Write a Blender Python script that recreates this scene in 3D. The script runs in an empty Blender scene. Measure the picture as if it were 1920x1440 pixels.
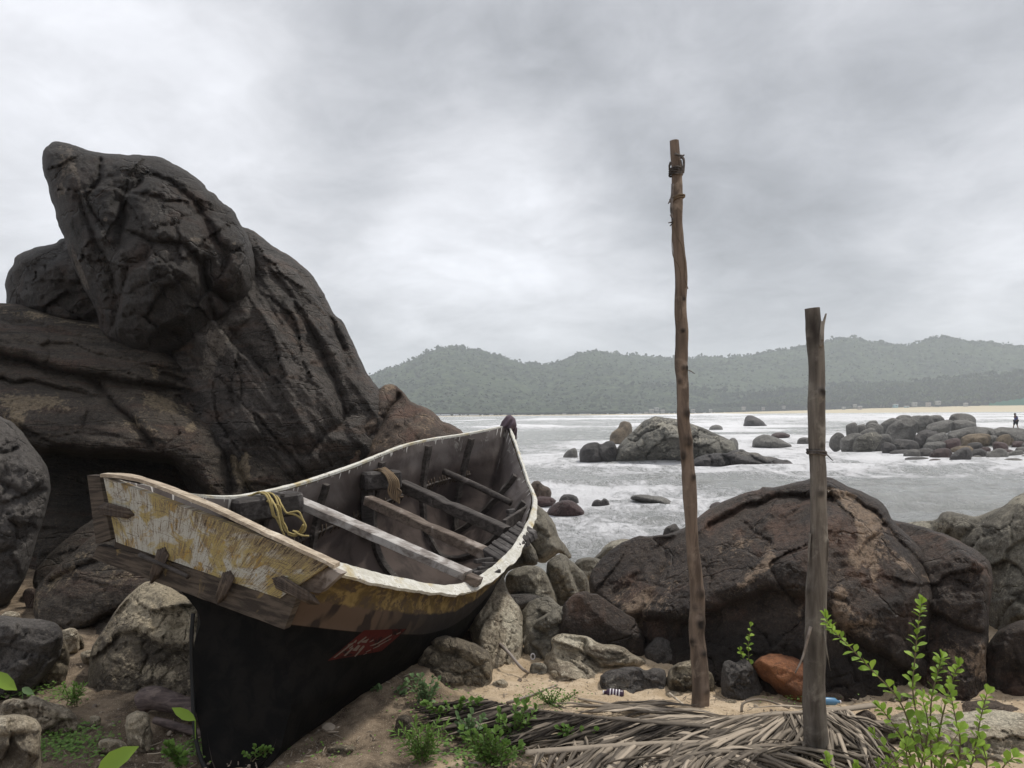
import bpy, math, random
import numpy as np
from mathutils import Vector, Matrix
random.seed(7)
RNG = np.random.RandomState(11)
SC = bpy.context.scene
COL = SC.collection
R = math.radians
# ------------------------------------------------------------------ camera
F = 1450.0                      # focal length in pixels of a 1920 px wide picture
SHIFT = 53.0                    # lens shift in the same pixels
ROLL = R(-0.5)
CAM = np.array([0.0, 0.0, 1.6])
cam_d = bpy.data.cameras.new('camera'); cam = bpy.data.objects.new('camera', cam_d); COL.objects.link(cam)
cam_d.sensor_width = 36.0; cam_d.lens = F/1920*36; cam_d.shift_y = SHIFT/1920
cam_d.clip_start = 0.05; cam_d.clip_end = 9000
CM = Matrix.Rotation(R(90), 3, 'X') @ Matrix.Rotation(ROLL, 3, 'Z')
cam.matrix_world = Matrix.Translation(Vector(CAM)) @ CM.to_4x4()
SC.camera = cam
CMn = np.array(CM)
def dirs(px, py):
    px = np.asarray(px, float); py = np.asarray(py, float)
    v = np.stack([(px-960)/F, (SHIFT-(py-720))/F, -np.ones_like(px)], -1)
    d = v @ CMn.T
    return d/d[..., 1:2]
def P(px, py, Y):               # the point seen at a pixel at a forward distance Y
    return CAM + dirs(px, py)*np.asarray(Y, float)[..., None]
def G(px, py, z=-0.1):          # the point seen at a pixel at a height z
    d = dirs(px, py); return CAM + d*((z-CAM[2])/d[..., 2:3])
def to_px(p):
    v = (np.asarray(p)-CAM) @ CMn
    return 960+F*v[..., 0]/-v[..., 2], 720+SHIFT-F*v[..., 1]/-v[..., 2]
WATER = -1.9
# ------------------------------------------------------------------ light
SUN_EL, SUN_AZ = R(62), R(55)    # azimuth clockwise from +Y; the sun stands high over the sea to the right, thinly veiled
world = bpy.data.worlds.new('World'); SC.world = world; world.use_nodes = True
sun_d = bpy.data.lights.new('sun', 'SUN'); sun = bpy.data.objects.new('sun', sun_d); COL.objects.link(sun)
sun_d.energy = 2.4; sun_d.angle = R(5); sun_d.color = (1.0, 0.95, 0.86)
sdir = Vector((math.sin(SUN_AZ)*math.cos(SUN_EL), math.cos(SUN_AZ)*math.cos(SUN_EL), math.sin(SUN_EL)))
sun.rotation_euler = sdir.to_track_quat('Z', 'Y').to_euler()
SC.view_settings.view_transform = 'Standard'; SC.view_settings.look = 'None'
SC.view_settings.exposure = 0.1; SC.view_settings.gamma = 1.0
SC.cycles.volume_bounces = 3; SC.cycles.max_bounces = 8; SC.cycles.diffuse_bounces = 3

class NT:                       # a small helper for node trees
    def __init__(s, tree): s.t = tree; tree.nodes.clear()
    def n(s, typ, ins=None, **kw):
        nd = s.t.nodes.new(typ)
        for k, v in kw.items(): setattr(nd, k, v)
        for k, v in (ins or {}).items(): s.put(nd.inputs[k], v)
        return nd
    def put(s, sock, v):
        if isinstance(v, bpy.types.NodeSocket): s.t.links.new(v, sock)
        elif isinstance(v, bpy.types.Node): s.t.links.new(v.outputs[0], sock)
        else:
            if sock.type == 'RGBA' and len(v) == 3: v = (*v, 1)
            sock.default_value = v
    def math(s, op, a, b=0.0, c=0.0, clamp=False):
        nd = s.t.nodes.new('ShaderNodeMath'); nd.operation = op; nd.use_clamp = clamp
        s.put(nd.inputs[0], a); s.put(nd.inputs[1], b); s.put(nd.inputs[2], c)
        return nd.outputs[0]
    def noise(s, vec, scale, detail=4, rough=0.55, dist=0.0, lac=2.0):
        return s.n('ShaderNodeTexNoise', {'Vector': vec, 'Scale': scale, 'Detail': detail, 'Roughness': rough, 'Distortion': dist, 'Lacunarity': lac}).outputs[0]
    def step(s, v, a, b, smooth=True):
        m = s.n('ShaderNodeMapRange', {'Value': v, 'From Min': a, 'From Max': b, 'To Min': 0.0, 'To Max': 1.0})
        m.interpolation_type = 'SMOOTHSTEP' if smooth else 'LINEAR'
        return m.outputs[0]
    def mix(s, f, a, b, mode='MIX'):
        m = s.t.nodes.new('ShaderNodeMix'); m.data_type = 'RGBA'; m.blend_type = mode
        s.put(m.inputs[0], f); s.put(m.inputs[6], a); s.put(m.inputs[7], b)
        return m.outputs[2]
    def map(s, vec, scale=(1, 1, 1), rot=(0, 0, 0), loc=(0, 0, 0)):
        return s.n('ShaderNodeMapping', {'Vector': vec, 'Scale': scale, 'Rotation': rot, 'Location': loc}).outputs[0]
    def attr(s, name, out='Fac'):
        return s.n('ShaderNodeAttribute', attribute_name=name).outputs[out]

# world: a Nishita sky behind a thick deck of cloud whose tone varies with direction
w = NT(world.node_tree)
sky = w.n('ShaderNodeTexSky', sky_type='NISHITA', sun_disc=False, sun_elevation=SUN_EL, sun_rotation=SUN_AZ)
dv = w.n('ShaderNodeTexCoord').outputs['Generated']
sep = w.n('ShaderNodeSeparateXYZ', {0: dv})
zc = w.math('ADD', w.math('MAXIMUM', sep.outputs[2], 0.0), 0.30)
pv = w.n('ShaderNodeCombineXYZ', {0: w.math('DIVIDE', sep.outputs[0], zc), 1: w.math('DIVIDE', sep.outputs[1], zc), 2: 0.3}).outputs[0]
n1 = w.noise(w.map(pv, loc=(3.1, 0.4, 0)), 0.9, 5, 0.5, 0.35)
n2 = w.noise(w.map(pv, loc=(9.7, 5.1, 0)), 2.6, 6, 0.55, 0.5)
n3 = w.noise(w.map(pv, loc=(1.7, 8.1, 0)), 7.0, 7, 0.62, 0.4)
cl = w.math('ADD', w.math('ADD', w.math('MULTIPLY', w.math('SUBTRACT', n1, 0.5), 0.55), w.math('MULTIPLY', w.math('SUBTRACT', n2, 0.5), 0.42)), w.math('MULTIPLY', w.math('SUBTRACT', n3, 0.5), 0.24))
def skyblob(px, py, rad, amp):  # a lighter or darker bank of cloud in one direction of the sky
    global cl
    d = dirs(px, py); d = d/np.linalg.norm(d)
    dt = w.n('ShaderNodeVectorMath', {0: dv, 1: tuple(d)}, operation='DOT_PRODUCT').outputs['Value']
    f = w.step(dt, math.cos(rad/F), 1.0)
    f = w.math('MULTIPLY', f, w.math('ADD', 0.45, n2))
    cl = w.math('ADD', cl, w.math('MULTIPLY', f, amp))
for a in [(960, 400, 330, .12), (1010, 300, 150, .07), (640, 480, 340, .06), (180, 230, 520, .08), (1880, 420, 260, .14), (880, 560, 260, .08), (1270, 230, 120, .05),
          (760, 170, 300, -.10), (1650, 260, 380, -.13), (1180, 330, 170, -.09), (1200, 110, 300, -.09), (1500, 580, 300, -.07), (500, 60, 300, -.03), (620, 340, 150, -.06), (1350, 420, 190, -.06), (1850, 100, 300, -.05)]:
    skyblob(*a)
bright = w.math('ADD', 0.685, w.math('MULTIPLY', cl, 1.25))
ccol = w.mix(w.step(bright, 0.33, 0.78), (0.915, 0.95, 1.03), (0.97, 0.985, 1.04))
ccol = w.n('ShaderNodeVectorMath', {0: ccol, 'Scale': bright}, operation='SCALE').outputs[0]
down = w.step(sep.outputs[2], -0.02, -0.2)
ccol = w.mix(down, ccol, (0.34, 0.34, 0.335))
nish = w.n('ShaderNodeVectorMath', {0: sky, 'Scale': 0.08}, operation='SCALE').outputs[0]
tot = w.mix(0.95, nish, ccol)
SKYBG = w.n('ShaderNodeBackground', {'Color': tot, 'Strength': 1.0})
w.n('ShaderNodeOutputWorld', {'Surface': SKYBG})

# ------------------------------------------------------------------ noise in numpy
def _h(i, j, k, s):
    n = (i*374761393 + j*668265263 + k*2147483647 + s*974634777) & 0xffffffff
    n = ((n ^ (n >> 13))*1274126177) & 0xffffffff
    n = ((n ^ (n >> 16))*2246822519) & 0xffffffff
    return ((n ^ (n >> 15)) & 0xffffff)/8388607.5-1
def vn(p, seed=0):
    p = np.asarray(p, float); i = np.floor(p).astype(np.int64); f = p-i; u = f*f*f*(f*(f*6-15)+10)
    r = 0
    for dx in (0, 1):
        for dy in (0, 1):
            for dz in (0, 1):
                wgt = (u[..., 0] if dx else 1-u[..., 0])*(u[..., 1] if dy else 1-u[..., 1])*(u[..., 2] if dz else 1-u[..., 2])
                r = r+wgt*_h(i[..., 0]+dx, i[..., 1]+dy, i[..., 2]+dz, seed)
    return r
def fbm(p, octv=4, seed=0, gain=0.5, ridged=False):
    p = np.asarray(p, float); a = 1.0; r = 0; t = 0
    for o in range(octv):
        v = vn(p*(2.03**o)+o*17.3, seed+o)
        if ridged: v = 1-2*np.abs(v)
        r = r+a*v; t += a; a *= gain
    return r/t

# ------------------------------------------------------------------ objects
def tag(o, label=None, cat=None, group=None, kind=None):
    if label: o['label'] = label
    if cat: o['category'] = cat
    if group: o['group'] = group
    if kind: o['kind'] = kind
    return o
def empty(name, loc, label, cat, group=None):
    o = bpy.data.objects.new(name, None); COL.objects.link(o); o.location = Vector(loc); o.empty_display_size = 0.2
    return tag(o, label, cat, group)
def mesh_obj(name, V, Fc, mats, parent=None, smooth=True, midx=None, uv=None, attrs=None, center=True):
    V = np.asarray(V, float)
    if parent is not None: org = np.array(parent.matrix_basis.translation) if parent.parent is None else np.array(parent.parent.matrix_basis.translation)
    elif center: org = np.array([(V[:, 0].min()+V[:, 0].max())/2, (V[:, 1].min()+V[:, 1].max())/2, V[:, 2].min()])
    else: org = np.zeros(3)
    me = bpy.data.meshes.new(name)
    if isinstance(Fc, np.ndarray) and Fc.ndim == 2:
        k = Fc.shape[1]; me.vertices.add(len(V)); me.vertices.foreach_set('co', (V-org).astype(np.float32).ravel())
        me.loops.add(Fc.size); me.loops.foreach_set('vertex_index', Fc.astype(np.int32).ravel())
        me.polygons.add(len(Fc)); me.polygons.foreach_set('loop_start', np.arange(0, Fc.size, k, dtype=np.int32))
        me.polygons.foreach_set('loop_total', np.full(len(Fc), k, np.int32)); me.update(calc_edges=True); me.validate()
    else:
        me.from_pydata([tuple(v) for v in V-org], [], [tuple(int(i) for i in f) for f in Fc])
    for m in (mats if isinstance(mats, (list, tuple)) else [mats]): me.materials.append(m)
    if smooth: me.polygons.foreach_set('use_smooth', np.ones(len(me.polygons), bool))
    if midx is not None: me.polygons.foreach_set('material_index', np.asarray(midx, np.int32))
    if uv is not None:
        uv = np.asarray(uv, np.float32); li = np.zeros(len(me.loops), np.int32); me.loops.foreach_get('vertex_index', li)
        l = me.uv_layers.new(name='UVMap'); l.data.foreach_set('uv', uv[li].ravel())
    for k, a in (attrs or {}).items():
        a = np.asarray(a, np.float32)
        if a.ndim == 1: at = me.attributes.new(k, 'FLOAT', 'POINT'); at.data.foreach_set('value', a)
        else: at = me.attributes.new(k, 'FLOAT_VECTOR', 'POINT'); at.data.foreach_set('vector', a.ravel())
    me.update()
    o = bpy.data.objects.new(name, me); COL.objects.link(o)
    if parent is None: o.location = Vector(org)
    else: o.parent = parent
    return o
class MB:                       # gathers shapes into one mesh
    def __init__(s): s.v = []; s.f = []; s.a = []; s.n = 0
    def add(s, V, Fc, a=None):
        V = np.asarray(V, float); s.v.append(V); s.f += [tuple(int(i)+s.n for i in f) for f in Fc]
        s.a.append(np.full(len(V), 0.0) if a is None else np.broadcast_to(np.asarray(a, float), (len(V),))); s.n += len(V)
        return s
    def obj(s, name, mat, parent=None, smooth=True, attr='tone', **kw):
        return mesh_obj(name, np.concatenate(s.v), s.f, mat, parent, smooth, attrs={attr: np.concatenate(s.a)}, **kw)
def frames(path):
    path = np.asarray(path, float); t = np.gradient(path, axis=0); t /= np.linalg.norm(t, axis=1)[:, None]+1e-12
    up = np.array([0.13, -0.2, 1.0]) if abs(t[0][2]) < 0.9 else np.array([1.0, 0.1, 0])
    n = np.cross(t[0], up); n /= np.linalg.norm(n); N = [n]
    for i in range(1, len(path)):
        n = n-t[i]*np.dot(n, t[i]); n /= np.linalg.norm(n); N.append(n)
    N = np.array(N); return t, N, np.cross(t, N)
def tube(path, rad, seg=8, cap=True, rough=0.0, seed=0, flat=1.0):
    path = np.asarray(path, float); n = len(path); rad = np.broadcast_to(np.asarray(rad, float), (n,))
    t, N, B = frames(path); th = np.linspace(0, 2*math.pi, seg, endpoint=False)
    rr = rad[:, None]*np.ones(seg)[None]
    V = path[:, None]+rr[..., None]*(np.cos(th)[None, :, None]*N[:, None]+flat*np.sin(th)[None, :, None]*B[:, None])
    if rough: V = path[:, None]+(V-path[:, None])*(1+rough*fbm(V*6, 3, seed))[..., None]
    V = V.reshape(-1, 3); Fc = []
    for i in range(n-1):
        for j in range(seg):
            k = (j+1) % seg; Fc.append((i*seg+j, i*seg+k, (i+1)*seg+k, (i+1)*seg+j))
    if cap: Fc.append(tuple(range(seg))[::-1]); Fc.append(tuple((n-1)*seg+j for j in range(seg)))
    return V, Fc
def spline(pts, n):             # Catmull-Rom through points, n samples
    p = np.asarray(pts, float); m = len(p)
    if m == 2: return p[0]+(p[1]-p[0])*np.linspace(0, 1, n)[:, None]
    q = np.vstack([2*p[0]-p[1], p, 2*p[-1]-p[-2]]); u = np.linspace(0, m-1, n); i = np.minimum(u.astype(int), m-2); f = (u-i)[:, None]
    a, b, c, d = q[i], q[i+1], q[i+2], q[i+3]
    return 0.5*(2*b+(c-a)*f+(2*a-5*b+4*c-d)*f*f+(3*b-3*c+d-a)*f**3)
def pxspline(pts, n):           # pts: (px, py, Y)
    s = spline([(a, b, c) for a, b, c in pts], n); return P(s[:, 0], s[:, 1], s[:, 2])
def box(c, ax, ay, az, bev=0.0):  # centre and three half axes
    c, ax, ay, az = [np.asarray(v, float) for v in (c, ax, ay, az)]
    V = []; ids = {}
    la, lb, lc = [np.linalg.norm(v) for v in (ax, ay, az)]; b = bev
    for sx in (-1, 1):
        for sy in (-1, 1):
            for sz in (-1, 1):
                for k in range(3):
                    f = [1.0, 1.0, 1.0]
                    for m, l in enumerate((la, lb, lc)):
                        if m != k: f[m] = 1-b/l
                    ids[(sx, sy, sz, k)] = len(V); V.append(c+ax*sx*f[0]+ay*sy*f[1]+az*sz*f[2])
    Fc = []
    S = (-1, 1)
    for s in S:                 # six faces
        Fc.append([ids[(s, a, b2, 0)] for a, b2 in ((-1, -1), (1, -1), (1, 1), (-1, 1))][::s])
        Fc.append([ids[(a, s, b2, 1)] for a, b2 in ((-1, -1), (1, -1), (1, 1), (-1, 1))][::-s])
        Fc.append([ids[(a, b2, s, 2)] for a, b2 in ((-1, -1), (1, -1), (1, 1), (-1, 1))][::s])
    for a in S:
        for b2 in S:
            Fc.append([ids[(-1, a, b2, 1)], ids[(1, a, b2, 1)], ids[(1, a, b2, 2)], ids[(-1, a, b2, 2)]])
            Fc.append([ids[(a, -1, b2, 0)], ids[(a, 1, b2, 0)], ids[(a, 1, b2, 2)], ids[(a, -1, b2, 2)]])
            Fc.append([ids[(a, b2, -1, 0)], ids[(a, b2, 1, 0)], ids[(a, b2, 1, 1)], ids[(a, b2, -1, 1)]])
            for c2 in S: Fc.append([ids[(a, b2, c2, k)] for k in range(3)])
    return V, Fc
def newmat(name):
    m = bpy.data.materials.new(name); m.use_nodes = True; return m, NT(m.node_tree)
def finish(m, t, col, rough=0.8, bump=None, bstr=0.5, bdist=0.02, spec=0.3, **kw):
    ins = {'Base Color': col, 'Roughness': rough, 'Specular IOR Level': spec}; ins.update(kw)
    if bump is not None: ins['Normal'] = t.n('ShaderNodeBump', {'Height': bump, 'Strength': bstr, 'Distance': bdist}).outputs[0]
    t.n('ShaderNodeOutputMaterial', {'Surface': t.n('ShaderNodeBsdfPrincipled', ins).outputs[0]})
    return m
# ------------------------------------------------------------------ materials
def rock_mat(name, dark, mid, light, s=1.0, wet=0.72, patch=0.56, warm=None, strata=None, bs=0.75, spk=0.5):
    m, t = newmat(name)
    co = t.n('ShaderNodeTexCoord').outputs['Object']
    rnd = t.n('ShaderNodeObjectInfo').outputs['Random']
    co = t.n('ShaderNodeVectorMath', {0: co, 1: t.n('ShaderNodeCombineXYZ', {0: t.math('MULTIPLY', rnd, 37.0), 1: 0.0, 2: t.math('MULTIPLY', rnd, 11.0)}).outputs[0]}, operation='ADD').outputs[0]
    cs = co if strata is None else t.map(co, scale=(0.35, 1, 2.6), rot=(0, R(strata), 0))
    a = t.noise(cs, 1.1*s, 6, 0.6, 0.6); b = t.noise(cs, 4.5*s, 8, 0.68, 0.4); c = t.noise(co, 26*s, 6, 0.7); d = t.noise(co, 95*s, 3, 0.7)
    v = t.math('ADD', t.math('MULTIPLY', a, 0.5), t.math('MULTIPLY', b, 0.5))
    col = t.mix(t.step(v, 0.36, 0.58), dark, mid)
    if warm is not None: col = t.mix(t.math('MULTIPLY', t.step(t.noise(cs, 2.2*s, 5, 0.6, 0.8), 0.5, 0.66), 0.8), col, warm)
    lp = t.math('ADD', t.math('MULTIPLY', t.noise(co, 4.2*s, 9, 0.74, .8), 0.62), t.math('MULTIPLY', c, 0.38))
    st = t.attr('stain')  # pale stains and, on some rocks, painted sunlit patches
    lf = t.step(t.math('ADD', lp, t.math('MULTIPLY', st, 0.27)), patch, patch+0.09)
    col = t.mix(t.math('MULTIPLY', lf, 0.85), col, light)
    sp = t.math('ADD', t.math('MULTIPLY', t.math('SUBTRACT', c, 0.5), 4.2*spk), t.math('MULTIPLY', t.math('SUBTRACT', d, 0.5), 3.6*spk))
    k = t.math('ADD', 1.0, sp, clamp=False); k = t.math('MAXIMUM', k, 0.25)
    col = t.n('ShaderNodeVectorMath', {0: col, 'Scale': k}, operation='SCALE').outputs[0]
    e = t.noise(co, 62, 5, 0.8); f = t.noise(co, 17, 7, 0.8, 0.5)
    col = t.mix(t.math('MULTIPLY', t.step(e, 0.555, 0.60), 0.55*min(1.0, spk*2)), col, tuple(0.5*(a_+b_)*1.15 for a_, b_ in zip(mid, light)))
    col = t.mix(t.math('MULTIPLY', t.step(f, 0.455, 0.41), 0.6), col, tuple(x*0.55 for x in dark))
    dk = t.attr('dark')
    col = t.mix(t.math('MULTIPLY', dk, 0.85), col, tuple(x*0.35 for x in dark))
    h = t.math('ADD', t.math('ADD', t.math('MULTIPLY', b, 0.9), t.math('MULTIPLY', c, 0.55)), t.math('MULTIPLY', d, 0.28))
    crk = t.n('ShaderNodeTexVoronoi', {'Vector': t.n('ShaderNodeVectorMath', {0: cs, 1: t.n('ShaderNodeVectorMath', {0: t.n('ShaderNodeTexNoise', {'Vector': cs, 'Scale': 3*s, 'Detail': 5.0}).outputs[1], 'Scale': 0.5/s}, operation='SCALE').outputs[0]}, operation='ADD').outputs[0], 'Scale': 1.3*s}, feature='DISTANCE_TO_EDGE').outputs[0]
    h = t.math('ADD', h, t.math('MULTIPLY', t.step(crk, 0.0, 0.03), 0.55))
    rg = t.math('ADD', wet-0.12, t.math('MULTIPLY', c, 0.3))
    return finish(m, t, col, rg, h, bs, 0.11/s, 0.35)
RM = {
 'horn': rock_mat('rock_dark_crag', (.021, .0185, .0175), (.058, .050, .045), (.17, .14, .11), 0.8, .60, patch=.60, warm=(.058, .037, .029), bs=1.0),
 'slab': rock_mat('rock_brown_slab', (.036, .031, .028), (.108, .094, .084), (.22, .19, .16), 0.9, .62, patch=.58, warm=(.115, .080, .062), strata=-55, bs=1.0),
 'ledge': rock_mat('rock_brown_ledge', (.032, .026, .022), (.098, .080, .064), (.28, .22, .145), 0.9, patch=.58, warm=(.090, .054, .040), strata=12, bs=1.0),
 'grey': rock_mat('rock_grey_round', (.050, .044, .041), (.105, .095, .088), (.20, .18, .15), 1.1, patch=.60),
 'knob': rock_mat('rock_red_brown_knob', (.045, .033, .027), (.115, .086, .066), (.25, .18, .12), 1.0, patch=.58, warm=(.12, .070, .052)),
 'pale': rock_mat('rock_pale_granite', (.23, .185, .135), (.50, .43, .32), (.66, .60, .47), 1.8, patch=.53, bs=.9),
 'block': rock_mat('rock_weathered_block', (.085, .067, .05), (.25, .21, .15), (.54, .46, .33), 1.7, patch=.54, bs=.9),
 'bould': rock_mat('rock_black_boulder', (.024, .0165, .0135), (.062, .046, .037), (.27, .195, .135), 1.0, .60, patch=.62, warm=(.115, .066, .046), bs=.8),
 'olive': rock_mat('rock_olive_grey', (.088, .079, .063), (.215, .195, .155), (.36, .33, .26), 1.4, patch=.58, bs=.6),
 'red': rock_mat('rock_rust_orange', (.14, .055, .028), (.30, .125, .055), (.42, .26, .12), 1.6, patch=.66, spk=.3),
 'dkred': rock_mat('rock_wet_maroon', (.035, .020, .020), (.085, .050, .048), (.16, .12, .11), 0.5, .55, patch=.62),
 'seag': rock_mat('rock_sea_grey', (.085, .081, .076), (.175, .168, .155), (.30, .28, .24), 0.35, .68, patch=.58, bs=.6),
 'seaw': rock_mat('rock_islet_warm', (.075, .070, .062), (.22, .21, .18), (.42, .39, .32), 0.22, .75, patch=.53, strata=35),
 'seat': rock_mat('rock_sea_tan', (.10, .08, .058), (.23, .18, .125), (.32, .27, .2), 0.5, .8, patch=.6),
 'sead': rock_mat('rock_sea_dark', (.026, .024, .025), (.075, .068, .066), (.20, .18, .155), 0.5, .55, patch=.60),
}
def sand_mat():
    m, t = newmat('sand')
    co = t.n('ShaderNodeTexCoord').outputs['Object']
    a = t.noise(co, 0.9, 5, 0.6); b = t.noise(co, 6, 7, 0.65); c = t.noise(co, 60, 4, 0.7); d = t.noise(co, 210, 2, 0.6)
    dirt_shade = t.attr('dirt_shade')
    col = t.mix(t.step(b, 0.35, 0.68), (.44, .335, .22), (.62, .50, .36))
    soil = t.mix(t.step(b, 0.35, 0.65), (.065, .048, .035), (.27, .21, .15))  # soil tone kept dark enough to hold the hull's shade too
    f = t.step(t.math('ADD', t.math('MULTIPLY', b, 0.55), t.math('ADD', t.math('MULTIPLY', a, 0.2), t.math('MULTIPLY', dirt_shade, 0.55))), 0.55, 0.78)
    col = t.mix(f, col, soil)  # soil also carries the hull's painted shade
    col = t.mix(t.step(c, 0.55, 0.68), col, (.20, .145, .10)); col = t.mix(t.math('MULTIPLY', t.step(d, 0.60, 0.72), 0.7), col, (.70, .60, .46))
    wet = t.n('ShaderNodeSeparateXYZ', {0: t.n('ShaderNodeNewGeometry').outputs['Position']}).outputs[2]
    col = t.mix(t.step(wet, -1.4, -1.9), col, (.13, .11, .085))
    h = t.math('ADD', t.math('ADD', t.math('MULTIPLY', b, 0.7), t.math('MULTIPLY', c, 0.35)), t.math('MULTIPLY', d, 0.15))
    return finish(m, t, col, 0.92, h, 0.9, 0.035, 0.15)
SAND = sand_mat()
def water_mat():
    m, t = newmat('sea_water')
    co = t.n('ShaderNodeTexCoord').outputs['Object']
    st = t.map(co, scale=(1.15, 0.60, 1), rot=(0, 0, R(6)))
    dist = t.n('ShaderNodeSeparateXYZ', {0: co}).outputs[1]
    fo = t.attr('foam')
    a = t.noise(st, 0.07, 5, 0.6, 0.8); b = t.noise(st, 0.85, 9, 0.78, 1.0); c = t.noise(st, 4.5, 7, 0.78, 1.0)
    vein = t.math('ABSOLUTE', t.math('SUBTRACT', t.noise(st, 1.5, 6, 0.68, 1.8), 0.5))
    lace = t.step(vein, 0.040, 0.004)
    big = t.math('ADD', t.math('MULTIPLY', a, 0.22), t.math('ADD', t.math('MULTIPLY', b, 0.48), t.math('MULTIPLY', c, 0.30)))
    far = t.step(dist, 60, 260)
    f1 = t.step(t.math('ADD', big, t.math('ADD', t.math('MULTIPLY', fo, 0.165), t.math('MULTIPLY', far, 0.035))), 0.51, 0.62)
    f2 = t.math('MULTIPLY', lace, t.step(t.math('ADD', a, t.math('MULTIPLY', fo, 0.42)), 0.50, 0.75))
    foam = t.math('MAXIMUM', f1, t.math('MULTIPLY', f2, 0.75), clamp=True)
    base = t.mix(t.step(b, 0.3, 0.7), (.34, .35, .335), (.47, .475, .46))
    col = t.mix(foam, base, (.80, .80, .82))
    rg = t.math('ADD', 0.13, t.math('MULTIPLY', foam, 0.6))
    rip = t.math('ADD', t.math('MULTIPLY', b, 1.0), t.math('ADD', t.math('MULTIPLY', c, 0.5), t.math('MULTIPLY', t.noise(st, 11, 4, 0.65), 0.14)))
    return finish(m, t, col, rg, t.math('ADD', rip, t.math('MULTIPLY', foam, 0.25)), 0.85, 0.35, 0.5)
SEA = water_mat()
def leafy(name, c1, c2, s=1.0, rough=0.6, trans=0.0):
    m, t = newmat(name)
    tone = t.attr('tone'); co = t.n('ShaderNodeTexCoord').outputs['Object']
    f = t.math('ADD', t.math('MULTIPLY', tone, 0.75), t.math('MULTIPLY', t.noise(co, 9*s, 4), 0.35), clamp=True)
    col = t.mix(f, c1, c2)
    b = t.n('ShaderNodeBsdfPrincipled', {'Base Color': col, 'Roughness': rough, 'Specular IOR Level': 0.3}).outputs[0]
    if trans:
        tr = t.n('ShaderNodeBsdfTranslucent', {'Color': col}).outputs[0]
        b = t.n('ShaderNodeMixShader', {0: trans, 1: b, 2: tr}).outputs[0]
    t.n('ShaderNodeOutputMaterial', {'Surface': b}); return m
LEAF_B = leafy('leaf_bright_green', (.10, .19, .022), (.34, .50, .075), trans=.3)
LEAF_G = leafy('leaf_grey_green', (.055, .115, .045), (.20, .30, .13), trans=.2)
LEAF_D = leafy('leaf_weed_green', (.05, .11, .02), (.17, .29, .06), trans=.2)
STEM = leafy('plant_stem', (.10, .075, .045), (.20, .17, .09))
FROND = leafy('dry_palm_frond', (.026, .020, .016), (.46, .385, .30), 2.5, .75)
FOREST = leafy('forest_green', (.008, .014, .007), (.085, .115, .045), .1, .9)
HUT = leafy('hut_wall', (.55, .53, .50), (.75, .74, .72))
def wood_mat(name, c1, c2, c3, s=1.0, axis='z', rough=0.75, streak=14.0, bs=0.5):
    m, t = newmat(name); co = t.n('ShaderNodeTexCoord').outputs['Object']
    sc = {'x': (1, streak, streak), 'y': (streak, 1, streak), 'z': (streak, streak, 1)}[axis]
    g = t.noise(t.map(co, scale=sc), 1.2*s, 7, 0.65, 0.5); a = t.noise(co, 3.5*s, 6, 0.62, 0.5); d = t.noise(co, 45*s, 4, 0.7)
    col = t.mix(t.step(g, 0.34, 0.66), c1, c2)
    col = t.mix(t.step(t.math('ADD', a, t.math('MULTIPLY', t.attr('tone'), 0.5)), 0.52, 0.72), col, c3)
    col = t.mix(t.math('MULTIPLY', t.step(d, 0.58, 0.75), 0.5), col, tuple(x*0.4 for x in c1))
    col = t.mix(t.attr('dark'), col, (.015, .011, .009))
    return finish(m, t, col, rough, t.math('ADD', g, t.math('MULTIPLY', d, 0.4)), bs, 0.012/s, 0.3)
# ------------------------------------------------------------------ ground, sea, hills
def smooth(x, a, b):
    t = np.clip((np.asarray(x, float)-a)/(b-a), 0, 1); return t*t*(3-2*t)
def ground_z(x, y):
    x = np.asarray(x, float); y = np.asarray(y, float)
    z = -0.10+0.0*x
    z = z+0.16*np.exp(-((x+0.75)/0.35)**2-((y-4.75)/0.40)**2)          # sandy mound under the hull
    z = z+0.10*smooth(y, 4.6, 6.0)*smooth(-x, -0.1, -0.8)*0
    z = z+0.04*smooth(-x, 1.8, 4.0)*smooth(y, 5.0, 7.5)
    drop = smooth(y, 6.0+2.6*smooth(-x, 0.2, 2.0), 16.0+4*smooth(-x, 0.2, 2.0))
    z = z-3.9*drop
    far = smooth(y, 500, 800)
    return z+0*far
def grid_faces(nr, nc):
    i = np.arange(nr-1)[:, None]*nc+np.arange(nc-1)[None]
    return np.stack([i, i+1, i+nc+1, i+nc], -1).reshape(-1, 4)
ys = np.concatenate([np.linspace(-60, 2.2, 14), np.arange(2.35, 6.5, 0.022), np.arange(6.5, 12, 0.08), np.geomspace(12, 700, 60)])
xs = np.concatenate([-np.geomspace(900, 4.2, 26), np.arange(-4.1, 4.1, 0.028), np.geomspace(4.2, 900, 26)])
XX, YY = np.meshgrid(xs, ys)
ZZ = ground_z(XX, YY)
pp = np.stack([XX, YY, 0*XX], -1)
near = (np.abs(XX) < 6)*(YY < 14)*(YY > 0)
ZZ = ZZ+near*(0.045*fbm(pp*1.3, 4, 3)+0.028*fbm(pp*6, 4, 8)+0.012*fbm(pp*24, 3, 9))
dirt_shade = smooth(-XX, -0.05, 0.9)*0.75+0.22*fbm(pp*1.6, 3, 21)
dirt_shade = dirt_shade+0.9*np.exp(-((XX+0.35)/0.5)**2-((YY-4.2)/0.45)**2)*0.75  # paints the hull's shade on the ground along with the soil
dirt_shade = dirt_shade+0.5*smooth(-XX, 2.6, 3.4)
ground = mesh_obj('ground', np.stack([XX, YY, ZZ], -1).reshape(-1, 3), grid_faces(len(ys), len(xs)), SAND, attrs={'dirt_shade': np.clip(dirt_shade, 0, 1).ravel()}, center=False)
tag(ground, kind='structure')
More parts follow.
